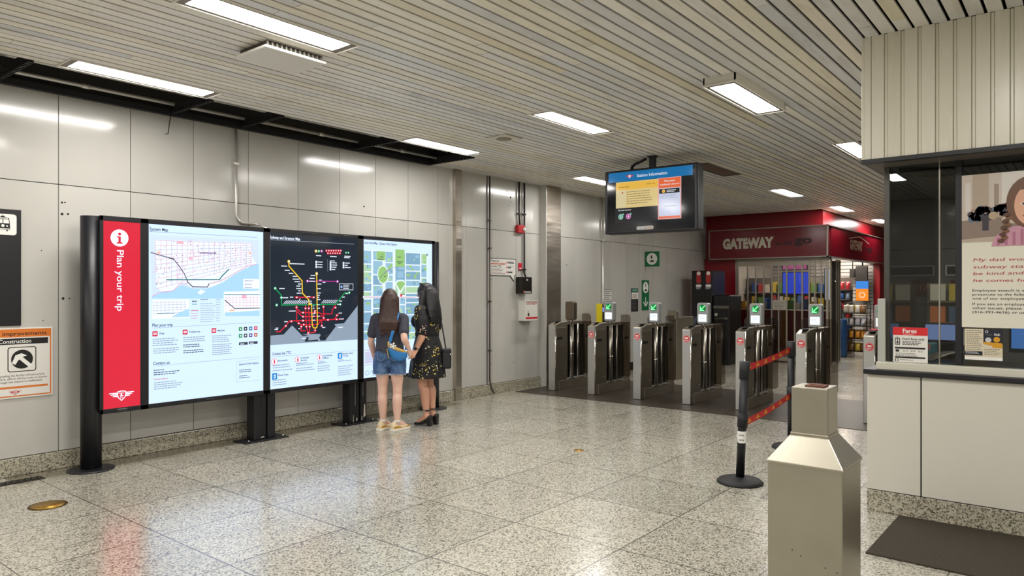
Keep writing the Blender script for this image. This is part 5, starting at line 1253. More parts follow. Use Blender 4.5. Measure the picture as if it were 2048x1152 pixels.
# ================================================================ PEOPLE
def cap(bm_, p0, p1, r0, r1, n=16):
    p0, p1 = Vector(p0), Vector(p1); d = (p1 - p0); ln = max(d.length, 1e-5); d = d / ln
    x = d.cross(Vector((0, 0, 1)) if abs(d.z) < .9 else Vector((1, 0, 0))).normalized(); y = d.cross(x)
    prof = [(-math.cos(a) * r0, math.sin(a) * r0) for a in [PI / 2 * k / 5 for k in range(6)]] + [(ln + math.sin(a) * r1, math.cos(a) * r1) for a in [PI / 2 * k / 5 for k in range(6)]]
    rings = [[p0 + d * t + (x * math.cos(2 * PI * k / n) + y * math.sin(2 * PI * k / n)) * max(r, .0004) for k in range(n)] for t, r in prof]
    bm_.loft(rings)
def ell(bm_, c, r, rot=(0, 0, 0), n=20, m=12):
    from mathutils import Euler
    R = Euler(rot).to_matrix(); c = Vector(c); rings = []
    for i in range(m + 1):
        t = -PI / 2 + PI * i / m; z = math.sin(t); q = max(math.cos(t), .01)
        rings.append([c + R @ Vector((r[0] * q * math.cos(2 * PI * k / n), r[1] * q * math.sin(2 * PI * k / n), r[2] * z)) for k in range(n)])
    bm_.loft(rings)
def rings_loft(bm_, rows, n=28):     # rows: (cx, cy, z, rx, ry)
    bm_.loft([[(cx + rx * math.cos(2 * PI * k / n), cy + ry * math.sin(2 * PI * k / n), z) for k in range(n)] for cx, cy, z, rx, ry in rows])
def fuse(mb, name, m, parent, voxel=.006, smooth=6, fac=.5):
    """many overlapping closed shapes become one continuous skin"""
    o = mb.build('tmp', m)
    r = o.modifiers.new('r', 'REMESH'); r.mode = 'VOXEL'; r.voxel_size = voxel; r.use_smooth_shade = True
    if smooth:
        s_ = o.modifiers.new('s', 'SMOOTH'); s_.factor = fac; s_.iterations = smooth
    dg = bpy.context.evaluated_depsgraph_get(); me = bpy.data.meshes.new_from_object(o.evaluated_get(dg))
    old = o.data; bpy.data.objects.remove(o); bpy.data.meshes.remove(old)
    me.name = name; me.materials.clear(); me.materials.append(m)
    for p in me.polygons: p.use_smooth = True; p.material_index = 0
    q = bpy.data.objects.new(name, me); COL.objects.link(q); q.parent = parent
    return q
def limb(B, pts, rs, n=20, sub_=5):
    pts = [Vector(p) for p in pts]; P_ = []; R_ = []
    for i in range(len(pts) - 1):
        a, b_, c, d = pts[max(i - 1, 0)], pts[i], pts[i + 1], pts[min(i + 2, len(pts) - 1)]
        ra, rb_, rc, rd = rs[max(i - 1, 0)], rs[i], rs[i + 1], rs[min(i + 2, len(rs) - 1)]
        for k in range(sub_):
            t = k / sub_; f = lambda q0, q1, q2, q3: (q1 * 2 + (q2 - q0) * t + (q0 * 2 - q1 * 5 + q2 * 4 - q3) * t * t + (q1 * 3 - q0 - q2 * 3 + q3) * t ** 3) * .5
            P_.append(f(a, b_, c, d)); R_.append(f(ra, rb_, rc, rd))
    P_.append(pts[-1]); R_.append(rs[-1])
    B.tube(P_, R_, n)
def skin(name, col):
    m = mat(name, col, .45); bsdf(m).inputs['Subsurface Weight'].default_value = .12; bsdf(m).inputs['Subsurface Radius'].default_value = (.01, .004, .002)
    return m
def hair_mat(name, dark, light):
    m = mat(name, dark, .34); n_ = noise(m, mapping(m, objc(m), (90, 90, 3)), 2, 4, .6)
    L(m, ramp(m, n_, [(.35, dark), (.7, light)]), bsdf(m).inputs['Base Color']); bump(m, n_, .6, .006); return m
def hand(bm_, wrist, d, across, out, curl=.5, k=1.0):
    """palm plus four unequal bent fingers and a thumb; d points along the hand, across from little to index finger, out = back of the hand"""
    w_, d, ac, ou = Vector(wrist), Vector(d).normalized(), Vector(across).normalized(), Vector(out).normalized()
    for j in range(4):
        o_ = (j - 1.5) * .019 * k
        cap(bm_, w_ + ac * o_ * .7 + d * .012, w_ + ac * o_ + d * .075 * k, .013 * k, .0115 * k, 10)
    for j, ln in enumerate((.056, .068, .074, .066)):
        o_ = (j - 1.5) * .0198 * k; b0 = w_ + ac * o_ + d * .078 * k
        segs = (.45, .32, .23); an = 0; p = b0; rr_ = .0088 * k
        for si, s_ in enumerate(segs):
            an += curl * (.45, .7, .6)[si]; q = p + (d * math.cos(an) - ou * math.sin(an)) * ln * k * s_
            cap(bm_, p, q, rr_, rr_ * .92, 10); p = q; rr_ *= .92
    t0 = w_ + ac * .022 * k + d * .022 * k; t1_ = t0 + (ac * .55 + d * .75 - ou * .35).normalized() * .036 * k; t2 = t1_ + (ac * .15 + d * .85 - ou * .5).normalized() * .028 * k
    cap(bm_, t0, t1_, .0125 * k, .0105 * k, 10); cap(bm_, t1_, t2, .0105 * k, .009 * k, 10)
def head(bm_, c, k=1.0):
    c = Vector(c)
    ell(bm_, c, (.074 * k, .092 * k, .100 * k)); ell(bm_, c + Vector((0, .030, -.055)) * k, (.054 * k, .058 * k, .060 * k)); ell(bm_, c + Vector((0, .062, -.098)) * k, (.024 * k, .022 * k, .018 * k))
    cap(bm_, c + Vector((0, .088, .005)) * k, c + Vector((0, .106, -.030)) * k, .008 * k, .0125 * k, 10)
    for sx in (-1, 1):
        ell(bm_, c + Vector((sx * .075, -.005, -.02)) * k, (.008 * k, .020 * k, .030 * k), n=10, m=8)
        ell(bm_, c + Vector((sx * .033, .074, .012)) * k, (.018 * k, .012 * k, .008 * k), n=10, m=6)
    ell(bm_, c + Vector((0, .088, -.064)) * k, (.022 * k, .009 * k, .006 * k), n=10, m=6); ell(bm_, c + Vector((0, .086, -.074)) * k, (.019 * k, .009 * k, .006 * k), n=10, m=6)
def face_parts(c, k, parent):
    c = Vector(c); e = MB(mat('eye white', 'E8E4DE', .2)); ir = MB(mat('eye iris', '2A1A12', .2)); br = MB(mat('eyebrow', '2A1C16', .7)); li = MB(mat('lip', 'B0625E', .4))
    for sx in (-1, 1):
        ell(e, c + Vector((sx * .031, .078, .0)) * k, (.0125 * k, .009 * k, .0085 * k), n=12, m=8); ell(ir, c + Vector((sx * .031, .0855, .0)) * k, (.006 * k, .003 * k, .006 * k), n=10, m=6)
        cap(br, c + Vector((sx * .018, .090, .020)) * k, c + Vector((sx * .046, .078, .022)) * k, .003 * k, .002 * k, 8)
    cap(li, c + Vector((-.018, .091, -.069)) * k, c + Vector((.018, .091, -.069)) * k, .005 * k, .005 * k, 8)
    e.build('eye', None, parent, local=True); ir.build('iris', None, parent.children[-1], local=True); br.build('eyebrow', None, parent, local=True); li.build('lips', None, parent, local=True)

SKIN1 = skin('fair skin', 'E3B9A6'); SKIN2 = skin('light tan skin', 'CD9A80')

# ---------------------------------------------------------------- the girl in denim shorts
G0 = Vector((5.40, 6.09, 0)); GA_ = math.radians(40)
girl = thing('person', 'person in dark t-shirt, denim shorts and gold trainers looking at the area map', 'person', G0, rz=GA_ - PI / 2)
Rg = Matrix.Rotation(-(GA_ - PI / 2), 3, 'Z')
def lg(p): return Rg @ (Vector(p) - G0)
hold = at(822, 712, 7.98)
wristR = lg(at(817.5, 698, 7.93)); elbR = lg(at(808, 676, 7.86))
shR = Vector((.158, -.005, 1.245)); shL = Vector((-.158, .0, 1.245))
hipR, hipL = Vector((.078, 0, .82)), Vector((-.078, 0, .82))
kR, kL = Vector((.085, .012, .445)), Vector((-.083, .02, .445))
aR, aL = Vector((.085, -.02, .085)), Vector((-.078, .03, .085))
def girl_leg(B, hp, kn, an, g=0.0):
    cf = kn.lerp(an, .30) + Vector((0, -.014, 0)); c2 = kn.lerp(an, .62) + Vector((0, -.006, 0))
    limb(B, [hp + Vector((0, -.01, .04)), hp.lerp(kn, .25), hp.lerp(kn, .6), kn + Vector((0, .002, .06)), kn, kn - Vector((0, .004, .05)), cf, c2, an + Vector((0, 0, .03)), an - Vector((0, 0, .02))],
         [r_ + g for r_ in (.090, .086, .071, .056, .053, .050, .0545, .045, .0335, .034)])
B = MB()
girl_leg(B, hipR, kR, aR); girl_leg(B, hipL, kL, aL)
for an, yw in ((aR, -38), (aL, -26)):
    f = Matrix.Rotation(math.radians(yw), 3, 'Z') @ Vector((0, 1, 0)); cap(B, an, an + f * .11 - Vector((0, 0, .04)), .036, .028)
ell(B, (0, -.01, .86), (.158, .108, .12)); ell(B, (-.07, -.045, .83), (.085, .075, .085)); ell(B, (.07, -.045, .83), (.085, .075, .085))
rings_loft(B, [(0, 0, .84, .150, .10), (0, 0, .95, .132, .092), (0, 0, 1.04, .122, .085), (0, 0, 1.14, .134, .092), (0, -.005, 1.22, .145, .088), (0, -.008, 1.275, .115, .068)])
cap(B, (-.13, -.008, 1.25), (.13, -.008, 1.25), .05, .05); cap(B, (0, -.012, 1.26), (0, .008, 1.37), .054, .048)
hc = Vector((0, .022, 1.462)); head(B, hc, .98)
def arm(B, sh, el, wr, r=(.047, .038, .036, .025), g=0.0):
    limb(B, [sh, sh.lerp(el, .5), el.lerp(sh, .15), el.lerp(wr, .08), el.lerp(wr, .32), el.lerp(wr, .7), wr], [x + g for x in (r[0], r[0] * .92, r[1], r[1], r[2] * 1.03, r[2] * .8, r[3])])
arm(B, shR, elbR, wristR)
hd_ = (lg(hold) - wristR); fwd = Vector((0, 1, 0))
acr = Vector((.45, .9, .0)); acr = (acr - hd_.normalized() * acr.dot(hd_.normalized())).normalized(); outv = acr.cross(hd_).normalized()
if outv.dot(lg(G0 + Vector((0, 0, 0)) - Vector((math.cos(YAW), math.sin(YAW), 0)) * 1)) < 0: outv = -outv
hand(B, wristR, hd_, acr, outv, .55, .98)
elL = Vector((-.215, .03, 1.00)); wrL = Vector((-.20, .17, .80)); arm(B, shL, elL, wrL)
hand(B, wrL, (0.02, .3, -1), (0.2, 1, .3), (-1, .1, 0), .5, .95)
body = fuse(B, 'body', SKIN1, girl, .005, 5)
face_parts(hc, .98, girl)
# t-shirt
TS = mat('washed black cotton', '3A3B46', .85); n_ = noise(TS, objc(TS), 9, 4); bump(TS, n_, .6, .03)
B = MB(); rings_loft(B, [(0, -.005, .835, .166, .126), (0, -.005, .88, .163, .122), (0, 0, .96, .153, .112), (0, 0, 1.05, .150, .104), (0, -.002, 1.14, .155, .108), (0, -.008, 1.22, .160, .100), (0, -.01, 1.285, .115, .075), (0, -.01, 1.315, .066, .06)])
cap(B, (-.145, -.008, 1.25), (.145, -.008, 1.25), .060, .060)
for sh, el in ((shR, elbR), (shL, elL)): cap(B, sh, sh.lerp(el, .68), .057, .058)
for z, y, x in ((.97, -.108, .03), (1.05, -.10, -.05), (.92, -.115, -.06)): cap(B, (x - .05, y, z), (x + .06, y + .004, z - .03), .008, .006)
fuse(B, 't_shirt', TS, girl, .006, 5)
# shorts
DN = mat('denim', '3C5A82', .8); n_ = noise(DN, objc(DN), 14, 5); n2 = noise(DN, objc(DN), 260, 2)
L(DN, mixc(DN, .35, ramp(DN, n_, [(.3, '263F63'), (.5, '3A5A86'), (.72, '6E8CB4')]), ramp(DN, n2, [(.3, '2A4468'), (.7, '5E7DA8')])), bsdf(DN).inputs['Base Color']); bump(DN, n_, .4, .02)
B = MB(); rings_loft(B, [(0, -.005, .785, .150, .105), (0, -.012, .81, .168, .126), (0, -.008, .86, .166, .122), (0, -.005, .92, .153, .110)])
ell(B, (-.072, -.055, .825), (.09, .08, .085)); ell(B, (.072, -.055, .825), (.09, .08, .085))
ell(B, (0, -.02, .765), (.055, .10, .07))
for hp, kn in ((hipR, kR), (hipL, kL)):
    rings_loft(B, [(hp.x * 1.19, -.004, z, r_, r_ * 1.1) for z, r_ in ((.632, .0895), (.66, .090), (.72, .094), (.80, .09))])
sh_ = fuse(B, 'denim_shorts', DN, girl, .006, 4)
m = MB(mat('frayed denim', 'B9C6D8', .9)); rf = random.Random(4)
for hp in (hipR, hipL):
    for k in range(46):
        an = 2 * PI * k / 46 + rf.uniform(-.05, .05); x, y = hp.x * 1.19 + .088 * math.cos(an), -.004 + .097 * math.sin(an)
        m.bar((x, y, .642), (x + rf.uniform(-.006, .006), y + rf.uniform(-.006, .006), .642 - rf.uniform(.012, .03)), .003, .003)
m.build('frayed_hem', None, sh_, local=True)
m = MB(mat('denim stitching', '8E9CB0', .8))
for sx in (-.075, .075):
    pts = [(sx - .04, -.137, .87), (sx - .04, -.142, .81), (sx, -.145, .79), (sx + .04, -.142, .81), (sx + .04, -.137, .87)]
    m.tube(pts, .0022, 6)
m.build('back_pocket', None, sh_, local=True)
# hair: long, straight, dark brown
HB = hair_mat('dark brown hair', '1E110D', '4E2E22')
B = MB(); ell(B, hc + Vector((0, -.012, .022)), (.088, .102, .102)); ell(B, hc + Vector((0, -.045, -.03)), (.088, .075, .10))
rings_loft(B, [(0, -.015, 1.545, .050, .045), (0, -.030, 1.52, .072, .062), (0, -.046, 1.47, .087, .068), (0, -.064, 1.37, .095, .062), (0, -.092, 1.27, .108, .048), (0, -.115, 1.21, .114, .038), (.005, -.125, 1.155, .106, .028), (.01, -.130, 1.12, .085, .016)])
for sx in (-1, 1): cap(B, (sx * .075, .01, 1.47), (sx * .092, -.045, 1.24), .030, .024)
rf = random.Random(8)
for k in range(30):
    x = -.098 + .196 * k / 29; cap(B, (x, -.12 + abs(x) * .2, 1.19), (x * .92 + .006, -.128 + abs(x) * .12, 1.11 + rf.uniform(-.05, .03)), .017, .006, 8)
fuse(B, 'hair', HB, girl, .005, 7)
# trainers
def shoe(parent, an, yaw, name, up_m, sole_m, k=1.0, gold=None):
    f = Matrix.Rotation(yaw, 3, 'Z'); base = Vector((an.x, an.y, 0))
    def T(x, y, z): return base + f @ Vector((x * k, y * k, z * k))
    prof = [(-.086, .022, .055), (-.078, .032, .090), (-.055, .038, .108), (-.015, .039, .112), (.02, .039, .112), (.05, .040, .098), (.085, .043, .074), (.12, .043, .060), (.15, .036, .052), (.17, .024, .044), (.178, .010, .036)]
    B = MB(up_m); rings = []
    for y, hw, h in prof:
        rings.append([T(hw * math.cos(a) * (1 if math.sin(a) < 0 else 1 - .35 * math.sin(a)), y, .022 + max(0, math.sin(a)) * (h - .022) - (0.004 if math.sin(a) < 0 else 0)) for a in [2 * PI * j / 18 for j in range(18)]])
    B.loft(rings); up = B.build('trainer', None, parent, local=True)
    B = MB(sole_m); rings = []
    for y, hw, h in prof: rings.append([T((hw + .005) * sx, y * 1.03, z) for sx, z in ((-1, 0), (1, 0), (1.05, .015), (1, .032), (-1, .032), (-1.05, .015))])
    B.loft(rings, smooth=False); B.build('sole', None, up, bevel=.003, local=True)
    if gold:
        for sx in (-1, 1):
            m = MB(gold)
            m.loft([[T(sx * (hw * 1.02 + .003), y, z) for z in (.03, .045 + .012 * math.sin(i * 1.1))] + [T(sx * (hw * .9 + .003), y, z) for z in (.045 + .012 * math.sin(i * 1.1), .03)] for i, (y, hw, h) in enumerate(prof[1:9])], smooth=False); m.build('side_panel', None, up, local=True)
            m = MB(mat('air window', '3A3228', .3)); m.add([T(sx * .0395, -.055, .008), T(sx * .042, -.01, .008), T(sx * .042, -.015, .02), T(sx * .0395, -.05, .02)], [(0, 1, 2, 3) if sx > 0 else (3, 2, 1, 0)]); m.build('air_window', None, up, local=True)
        m = MB(INKW)
        for i in range(4): m.tube([T(-.022, .03 + i * .018, .122 - i * .0125), T(0, .032 + i * .018, .127 - i * .0125), T(.022, .03 + i * .018, .122 - i * .0125)], .0035, 6)
        m.tube([T(-.01, .03, .125), T(-.035, .04, .135), T(-.03, .06, .11)], .003, 6); m.build('laces', None, up, local=True)
    return up
SHU = mat('trainer cream', 'DCC9A4', .6); SHG = mat('trainer gold', 'B98A22', .45); SHS = mat('trainer sole', 'E6E0D2', .55)
shoe(girl, aR + Vector((0, 0, 0)), math.radians(-40), 'trainer', SHU, SHS, 1.0, SHG); shoe(girl, aL, math.radians(-28), 'trainer', SHU, SHS, 1.0, SHG)
m = MB(mat('sock white', 'D9D3CA', .8))
for an in (aR, aL): m.tube([an + Vector((0, -.002, .0)), an + Vector((0, 0, .034))], .0365, 16)
m.build('socks', None, girl, local=True)

# her bag: blue and gold, hung from the right shoulder
bag_c = at(795.5, 703, 7.90); rt = Vector((math.sin(YAW), -math.cos(YAW), 0)); bk = Vector((-math.cos(YAW), -math.sin(YAW), 0))
hb = thing('handbag', 'bright blue and gold slouchy handbag hanging from the shoulder of the person in shorts', 'bag', bag_c)
HBL = mat('handbag blue', '2F7EC4', .35); HG = mat('handbag gold', 'C9A860', .4, .2)
B = MB(HBL); rings = []
n = 28
for i in range(13):
    t = i / 12; x = -.105 + .21 * t; hh = .105 * math.sin(PI * (.08 + .84 * t)) ** .6; th = .05 * math.sin(PI * (.06 + .88 * t)) ** .5
    rings.append([bag_c + rt * x + Vector((0, 0, -.02 + .035 * (1 - t))) + bk * (th * math.cos(a)) + Vector((0, 0, hh * ((.62 - .45 * t) * math.sin(a) if math.sin(a) > 0 else 1.0 * math.sin(a)))) for a in [2 * PI * j / n for j in range(n)]])
B.loft(rings); B.build('body', None, hb)
m = MB(HG); m.tube([bag_c + rt * (-.105 + .21 * t) + bk * .045 * math.sin(PI * t) + Vector((0, 0, .022 + .045 * (1 - t) - .03 * t)) for t in [k / 10 for k in range(11)]], [.012 + .008 * math.sin(PI * k / 10) for k in range(11)], 8); m.build('gold_rim', None, hb)
m = MB(HG); m.loft([[bag_c + rt * (-.115 + .012 * math.cos(a)) + bk * (.02 + .05 * math.cos(a)) + Vector((0, 0, .03 - .10 * k / 5)) + rt * (.02 * k / 5) + bk * (.03 * math.sin(a)) for a in [2 * PI * j / 10 for j in range(10)]] for k in range(6)]); m.build('gold_side', None, hb)
m = MB(INKW)
for a in range(5): m.tube([bag_c + rt * -.045 + bk * .05 + Vector((0, 0, .065)), bag_c + rt * (-.045 + .035 * math.cos(a * 1.257)) + bk * .055 + Vector((0, 0, .065 + .035 * math.sin(a * 1.257)))], [.004, .012], 8)
m.build('flower_charm', None, hb)
s_top = G0 + Rg.transposed() @ Vector((.098, -.03, 1.318))
s0, s1 = bag_c + rt * -.10 + Vector((0, 0, .06)), bag_c + rt * .09 + Vector((0, 0, .02))
back_sh = G0 + Rg.transposed() @ Vector((.10, -.10, 1.265)); front_sh = G0 + Rg.transposed() @ Vector((.115, .07, 1.26))
m = MB(HBL); path = [s0, s0.lerp(back_sh, .5) + bk * .025, back_sh + bk * .012, s_top, front_sh]
for p, q in zip(path, path[1:]): m.bar(p, q, .032, .006, up=bk)
q0 = path[-1]; m.bar(q0, G0 + Rg.transposed() @ Vector((.19, .09, 1.05)), .03, .006, up=bk); m.bar(G0 + Rg.transposed() @ Vector((.19, .09, 1.05)), s1, .03, .006, up=bk)
m.build('strap', None, hb)
m = MB(HG); m.tube([s0 - Vector((0, 0, .03)), s0 + Vector((0, 0, .05))], .013, 8); m.build('strap_ring', None, hb)

# ---------------------------------------------------------------- the woman in the floral dress
W0 = Vector((5.90, 6.00, 0)); WA = math.radians(104)
wom = thing('person', 'person with long black hair in a black floral dress and black heels', 'person', W0, rz=WA - PI / 2)
Rw = Matrix.Rotation(-(WA - PI / 2), 3, 'Z')
def lw(p): return Rw @ (Vector(p) - W0)
wristL = lw(at(832, 700, 8.10)); elbL = lw(at(846, 668, 8.14)); holdw = lw(hold)
sL, sR = Vector((-.165, 0, 1.335)), Vector((.165, -.005, 1.335))
hR, hL = Vector((.085, 0, .88)), Vector((-.085, 0, .88)); kR, kL = Vector((.065, .02, .50)), Vector((-.065, .025, .50)); aR, aL = Vector((.06, -.03, .135)), Vector((-.062, -.02, .135))
B = MB()
def w_leg(hp, kn, an):
    cf = kn.lerp(an, .30) + Vector((0, -.016, 0)); c2 = kn.lerp(an, .64) + Vector((0, -.006, 0))
    limb(B, [hp, hp.lerp(kn, .4), kn + Vector((0, .002, .06)), kn, kn - Vector((0, .004, .05)), cf, c2, an + Vector((0, 0, .03)), an - Vector((0, 0, .02))], [.088, .078, .060, .056, .053, .058, .047, .034, .034])
w_leg(hR, kR, aR); w_leg(hL, kL, aL)
for an in (aR, aL): cap(B, an - Vector((0, .01, .02)), an + Vector((0, .10, -.095)), .034, .028); cap(B, an, an - Vector((0, .02, .05)), .032, .028)
ell(B, (0, -.015, .92), (.17, .125, .13))
rings_loft(B, [(0, 0, .90, .16, .12), (0, .01, 1.05, .14, .105), (0, .005, 1.18, .15, .105), (0, 0, 1.28, .15, .095), (0, -.008, 1.36, .115, .07)])
cap(B, (-.135, -.008, 1.335), (.135, -.008, 1.335), .05, .05); cap(B, (0, -.012, 1.34), (0, .012, 1.45), .054, .048)
hw_ = Vector((0, .030, 1.527)); head(B, hw_, .98)
arm(B, sL, elbL, wristL, (.048, .042, .040, .027))
hdv = holdw - wristL; acr = Vector((-.2, 1, .1)); acr = (acr - hdv.normalized() * acr.dot(hdv.normalized())).normalized(); ov = acr.cross(hdv).normalized()
if ov.x > 0: ov = -ov
hand(B, wristL, hdv, acr, ov, .6, .98)
eR, wR = Vector((.235, .03, 1.08)), Vector((.20, .16, .90)); arm(B, sR, eR, wR, (.048, .042, .040, .027)); hand(B, wR, (-.05, .3, -1), (-.1, 1, .3), (1, .1, 0), .5, .95)
fuse(B, 'body', SKIN2, wom, .005, 5)
face_parts(hw_, .98, wom)
# dress
DR = mat('black floral dress', '0E0D10', .7)
p = objc(DR)
def vor(scale, feat='F1', rnd_=1.0, vec=None):
    v = N(DR, 'ShaderNodeTexVoronoi', feature=feat); v.inputs['Scale'].default_value = scale; v.inputs['Randomness'].default_value = rnd_
    L(DR, vec or p, v.inputs['Vector']); return v
dn = N(DR, 'ShaderNodeTexNoise'); dn.inputs['Scale'].default_value = 14; L(DR, p, dn.inputs['Vector'])
vm = N(DR, 'ShaderNodeVectorMath', operation='MULTIPLY_ADD'); L(DR, dn.outputs['Color'], vm.inputs[0]); vm.inputs[1].default_value = (.05, .05, .05); L(DR, p, vm.inputs[2])
pw = vm.outputs[0]
v1 = vor(7.0, vec=pw); v2 = vor(50, vec=pw)
sc = N(DR, 'ShaderNodeSeparateColor'); L(DR, v1.outputs['Color'], sc.inputs[0])
sd = N(DR, 'ShaderNodeSeparateColor'); L(DR, v2.outputs['Color'], sd.inputs[0])
clus = math_(DR, 'LESS_THAN', v1.outputs['Distance'], .50); core = math_(DR, 'LESS_THAN', v1.outputs['Distance'], .20); pres = math_(DR, 'GREATER_THAN', sc.outputs[1], .12)
pet = math_(DR, 'MULTIPLY', math_(DR, 'LESS_THAN', v2.outputs['Distance'], .40), math_(DR, 'GREATER_THAN', math_(DR, 'ADD', sd.outputs[0], math_(DR, 'MULTIPLY', core, .45)), .45))
mask = math_(DR, 'MULTIPLY', math_(DR, 'MULTIPLY', clus, pres), pet)
fc = ramp(DR, sc.outputs[2], [(0, 'D07E92'), (.18, 'DCC452')], True)
fc = mixc(DR, math_(DR, 'GREATER_THAN', sd.outputs[1], .6), fc, 'E4DCB8'); fc = mixc(DR, math_(DR, 'LESS_THAN', sd.outputs[2], .18), fc, '8A8648')
L(DR, mixc(DR, mask, '0C0B0E', fc), bsdf(DR).inputs['Base Color'])
n_ = noise(DR, mapping(DR, p, (10, 10, 2)), 2, 3); bump(DR, n_, .7, .03)
B = MB(); n = 40
def skirt(z, rx, ry, fl, cy=0.0): return [((rx + fl * math.cos(9 * a)) * math.cos(a), cy + (ry + fl * math.cos(9 * a)) * math.sin(a), z) for a in [2 * PI * j / 90 for j in range(90)]]
B.loft([skirt(.555, .215, .215, .010), skirt(.63, .208, .207, .009), skirt(.72, .198, .196, .007), skirt(.76, .196, .194, .0), skirt(.90, .183, .165, .003, -.004), skirt(1.02, .155, .13, 0, .004), skirt(1.06, .147, .122, 0, .005), skirt(1.14, .156, .132, 0, .012), skirt(1.22, .166, .142, 0, .018), skirt(1.30, .160, .112, 0, .004), skirt(1.37, .115, .075, 0, -.006), skirt(1.40, .075, .06, 0, -.006)])
ell(B, (-.07, .085, 1.205), (.085, .085, .085)); ell(B, (.07, .085, 1.205), (.085, .085, .085))
cap(B, (-.14, -.006, 1.345), (.14, -.006, 1.345), .058, .058)
for s_, e_ in ((sL, elbL), (sR, eR)):
    cap(B, s_, s_.lerp(e_, .45), .066, .082); cap(B, s_.lerp(e_, .45), s_.lerp(e_, .82), .082, .070); cap(B, s_.lerp(e_, .82), s_.lerp(e_, .98), .062, .050)
dress = fuse(B, 'dress', DR, wom, .006, 4)
m = MB(mat('dress belt', '0B0A0D', .85)); rows = []
for z, e in ((1.035, 0), (1.04, .004), (1.075, .004), (1.08, 0)): rows.append([((.152 + e) * math.cos(a), .006 + (.128 + e) * math.sin(a), z) for a in [2 * PI * j / 40 for j in range(40)]])
m.loft(rows); m.build('waist_band', None, dress, local=True)
# hair
HK = hair_mat('black hair', '08080A', '26252A')
B = MB(); ell(B, hw_ + Vector((0, -.012, .022)), (.094, .108, .106)); ell(B, hw_ + Vector((0, -.05, -.04)), (.098, .085, .11))
rings_loft(B, [(0, -.012, 1.61, .055, .05), (0, -.028, 1.58, .080, .072), (0, -.044, 1.53, .096, .080), (0, -.062, 1.43, .112, .080), (0, -.085, 1.34, .124, .066), (0, -.105, 1.26, .126, .050), (0, -.115, 1.20, .105, .034)])
for sx in (-1, 1): cap(B, (sx * .082, .02, 1.53), (sx * .105, .015, 1.40), .032, .034); cap(B, (sx * .105, .015, 1.40), (sx * .10, -.01, 1.29), .034, .016)
for k in range(28):
    x = -.11 + .22 * k / 27; cap(B, (x, -.11 + abs(x) * .3, 1.27), (x * .95, -.118 + abs(x) * .25, 1.19 + rf.uniform(-.04, .03)), .019, .006, 8)
fuse(B, 'hair', HK, wom, .005, 7)
# heels
HM = mat('black leather', '101012', .3)
for an in (aR, aL):
    base = Vector((an.x, an.y, 0))
    prof = [(-.075, .022, .075, .125), (-.06, .030, .065, .128), (-.03, .033, .050, .118), (.0, .032, .036, .085), (.04, .034, .018, .058), (.08, .038, .006, .046), (.12, .036, .003, .040), (.15, .024, .003, .030), (.162, .008, .004, .018)]
    B = MB(HM); B.loft([[base + Vector((hw2 * math.cos(a), y, zb_ + (zt_ - zb_) * (.5 + .5 * math.sin(a)))) for a in [2 * PI * j / 16 for j in range(16)]] for y, hw2, zb_, zt_ in prof])
    s_ = B.build('heeled_shoe', None, wom, local=True)
    B = MB(HM); B.loft([[base + Vector((x * kx, y * ky + oy, z)) for x, y in ((-.028, -.03), (.028, -.03), (.028, .03), (-.028, .03))] for kx, ky, oy, z in ((.85, .8, -.048, 0), (.95, 1.0, -.042, .06), (1.05, 1.1, -.040, .085))], smooth=False); B.build('block_heel', None, s_, bevel=.004, local=True)
    B = MB(HM)
    rr2 = [an + Vector((.037 * math.cos(2 * PI * k / 16), -.004 + .038 * math.sin(2 * PI * k / 16), .045)) for k in range(17)]; B.tube(rr2, .0075, 8); B.build('ankle_strap', None, s_, local=True)
    B = MB(POLISH); B.box(an.x - .044, an.y - .01, .172, an.x - .038, an.y + .012, .188); B.build('buckle', None, s_, local=True)
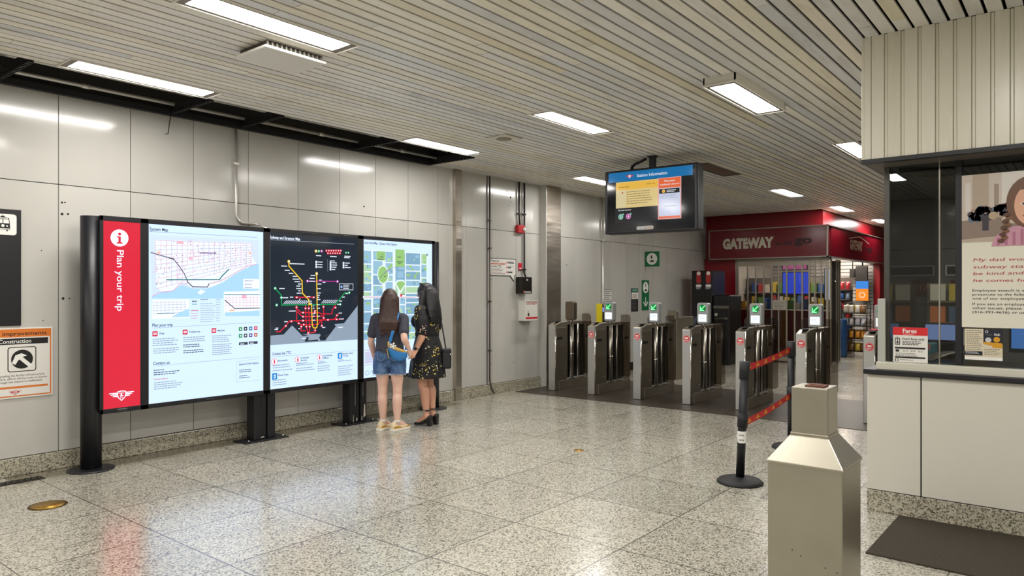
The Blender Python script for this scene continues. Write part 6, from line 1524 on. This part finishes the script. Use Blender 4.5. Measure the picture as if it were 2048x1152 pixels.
# watch on the left wrist
wd_ = (wristL - elbL).normalized(); wc = elbL.lerp(wristL, .93); x_ = wd_.cross(Vector((0, 0, 1))).normalized(); y_ = wd_.cross(x_)
B = MB(mat('watch band', '6E6A66', .3, .6)); B.tube([wc + (x_ * math.cos(2 * PI * k / 18) + y_ * math.sin(2 * PI * k / 18)) * .031 for k in range(19)], .0055, 8)
wt = B.build('wristwatch', None, wom, local=True); B = MB(BLACKM); fv = Vector((-1, -.2, .2)).normalized(); B.tube([wc + fv * .029, wc + fv * .039], .016, 16); B.build('watch_face', None, wt, local=True)
# sunglasses pushed up on the hair
sgp = W0 + Rw.transposed() @ Vector((0, .03, 1.635))
sg = thing('sunglasses', 'dark sunglasses pushed up on top of the black hair', 'sunglasses', sgp)
for sx in (-1, 1):
    c_ = W0 + Rw.transposed() @ Vector((sx * .034, .062, 1.638)); B = MB(mat('sunglass lens', '1A1512', .08)); ell(B, c_, (.027, .027, .014)); B.build('lens', None, sg)
    B = MB(BLACK); a_ = W0 + Rw.transposed() @ Vector((sx * .06, .06, 1.635)); b_ = W0 + Rw.transposed() @ Vector((sx * .093, -.05, 1.60)); B.tube([a_, b_], .004, 8); B.build('temple', None, sg)
# her shoulder bag on the far hip
bc = at(893.5, 717, 8.30)
bg = thing('shoulder_bag', 'small black shoulder bag hanging behind the hip of the person in the floral dress', 'bag', bc)
BGM = mat('bag black nylon', '121216', .55)
ux, uy = rt, bk
def bx3(c, hx, hy, hz, m_=None):
    B = MB(m_ or BGM); vs = [c + ux * sx * hx + uy * sy * hy + Vector((0, 0, sz * hz)) for sz in (-1, 1) for sy in (-1, 1) for sx in (-1, 1)]
    B.add(vs, [(0, 2, 3, 1), (4, 5, 7, 6), (0, 1, 5, 4), (2, 6, 7, 3), (0, 4, 6, 2), (1, 3, 7, 5)]); return B
bx3(bc, .052, .035, .118).build('body', None, bg, bevel=.02, seg=3); bx3(bc + uy * .036 + Vector((0, 0, -.02)), .042, .006, .08, mat('bag pocket', '1B1B20', .6)).build('front_pocket', None, bg, bevel=.006)
B = MB(POLISH); B.tube([bc + ux * .045 + uy * .036 + Vector((0, 0, .055)), bc + ux * .055 + uy * .04 + Vector((0, 0, .035))], .004, 6); B.build('zip_pull', None, bg)
st0 = bc + Vector((0, 0, .115)) - ux * .01; st1 = at(881, 634, 8.36); st2 = W0 + Rw.transposed() @ Vector((.10, -.02, 1.405))
B = MB(BGM)
for p_, q_ in ((st0, st1), (st1, st2)): B.bar(p_, q_, .016, .004, up=bk)
B.build('strap', None, bg)
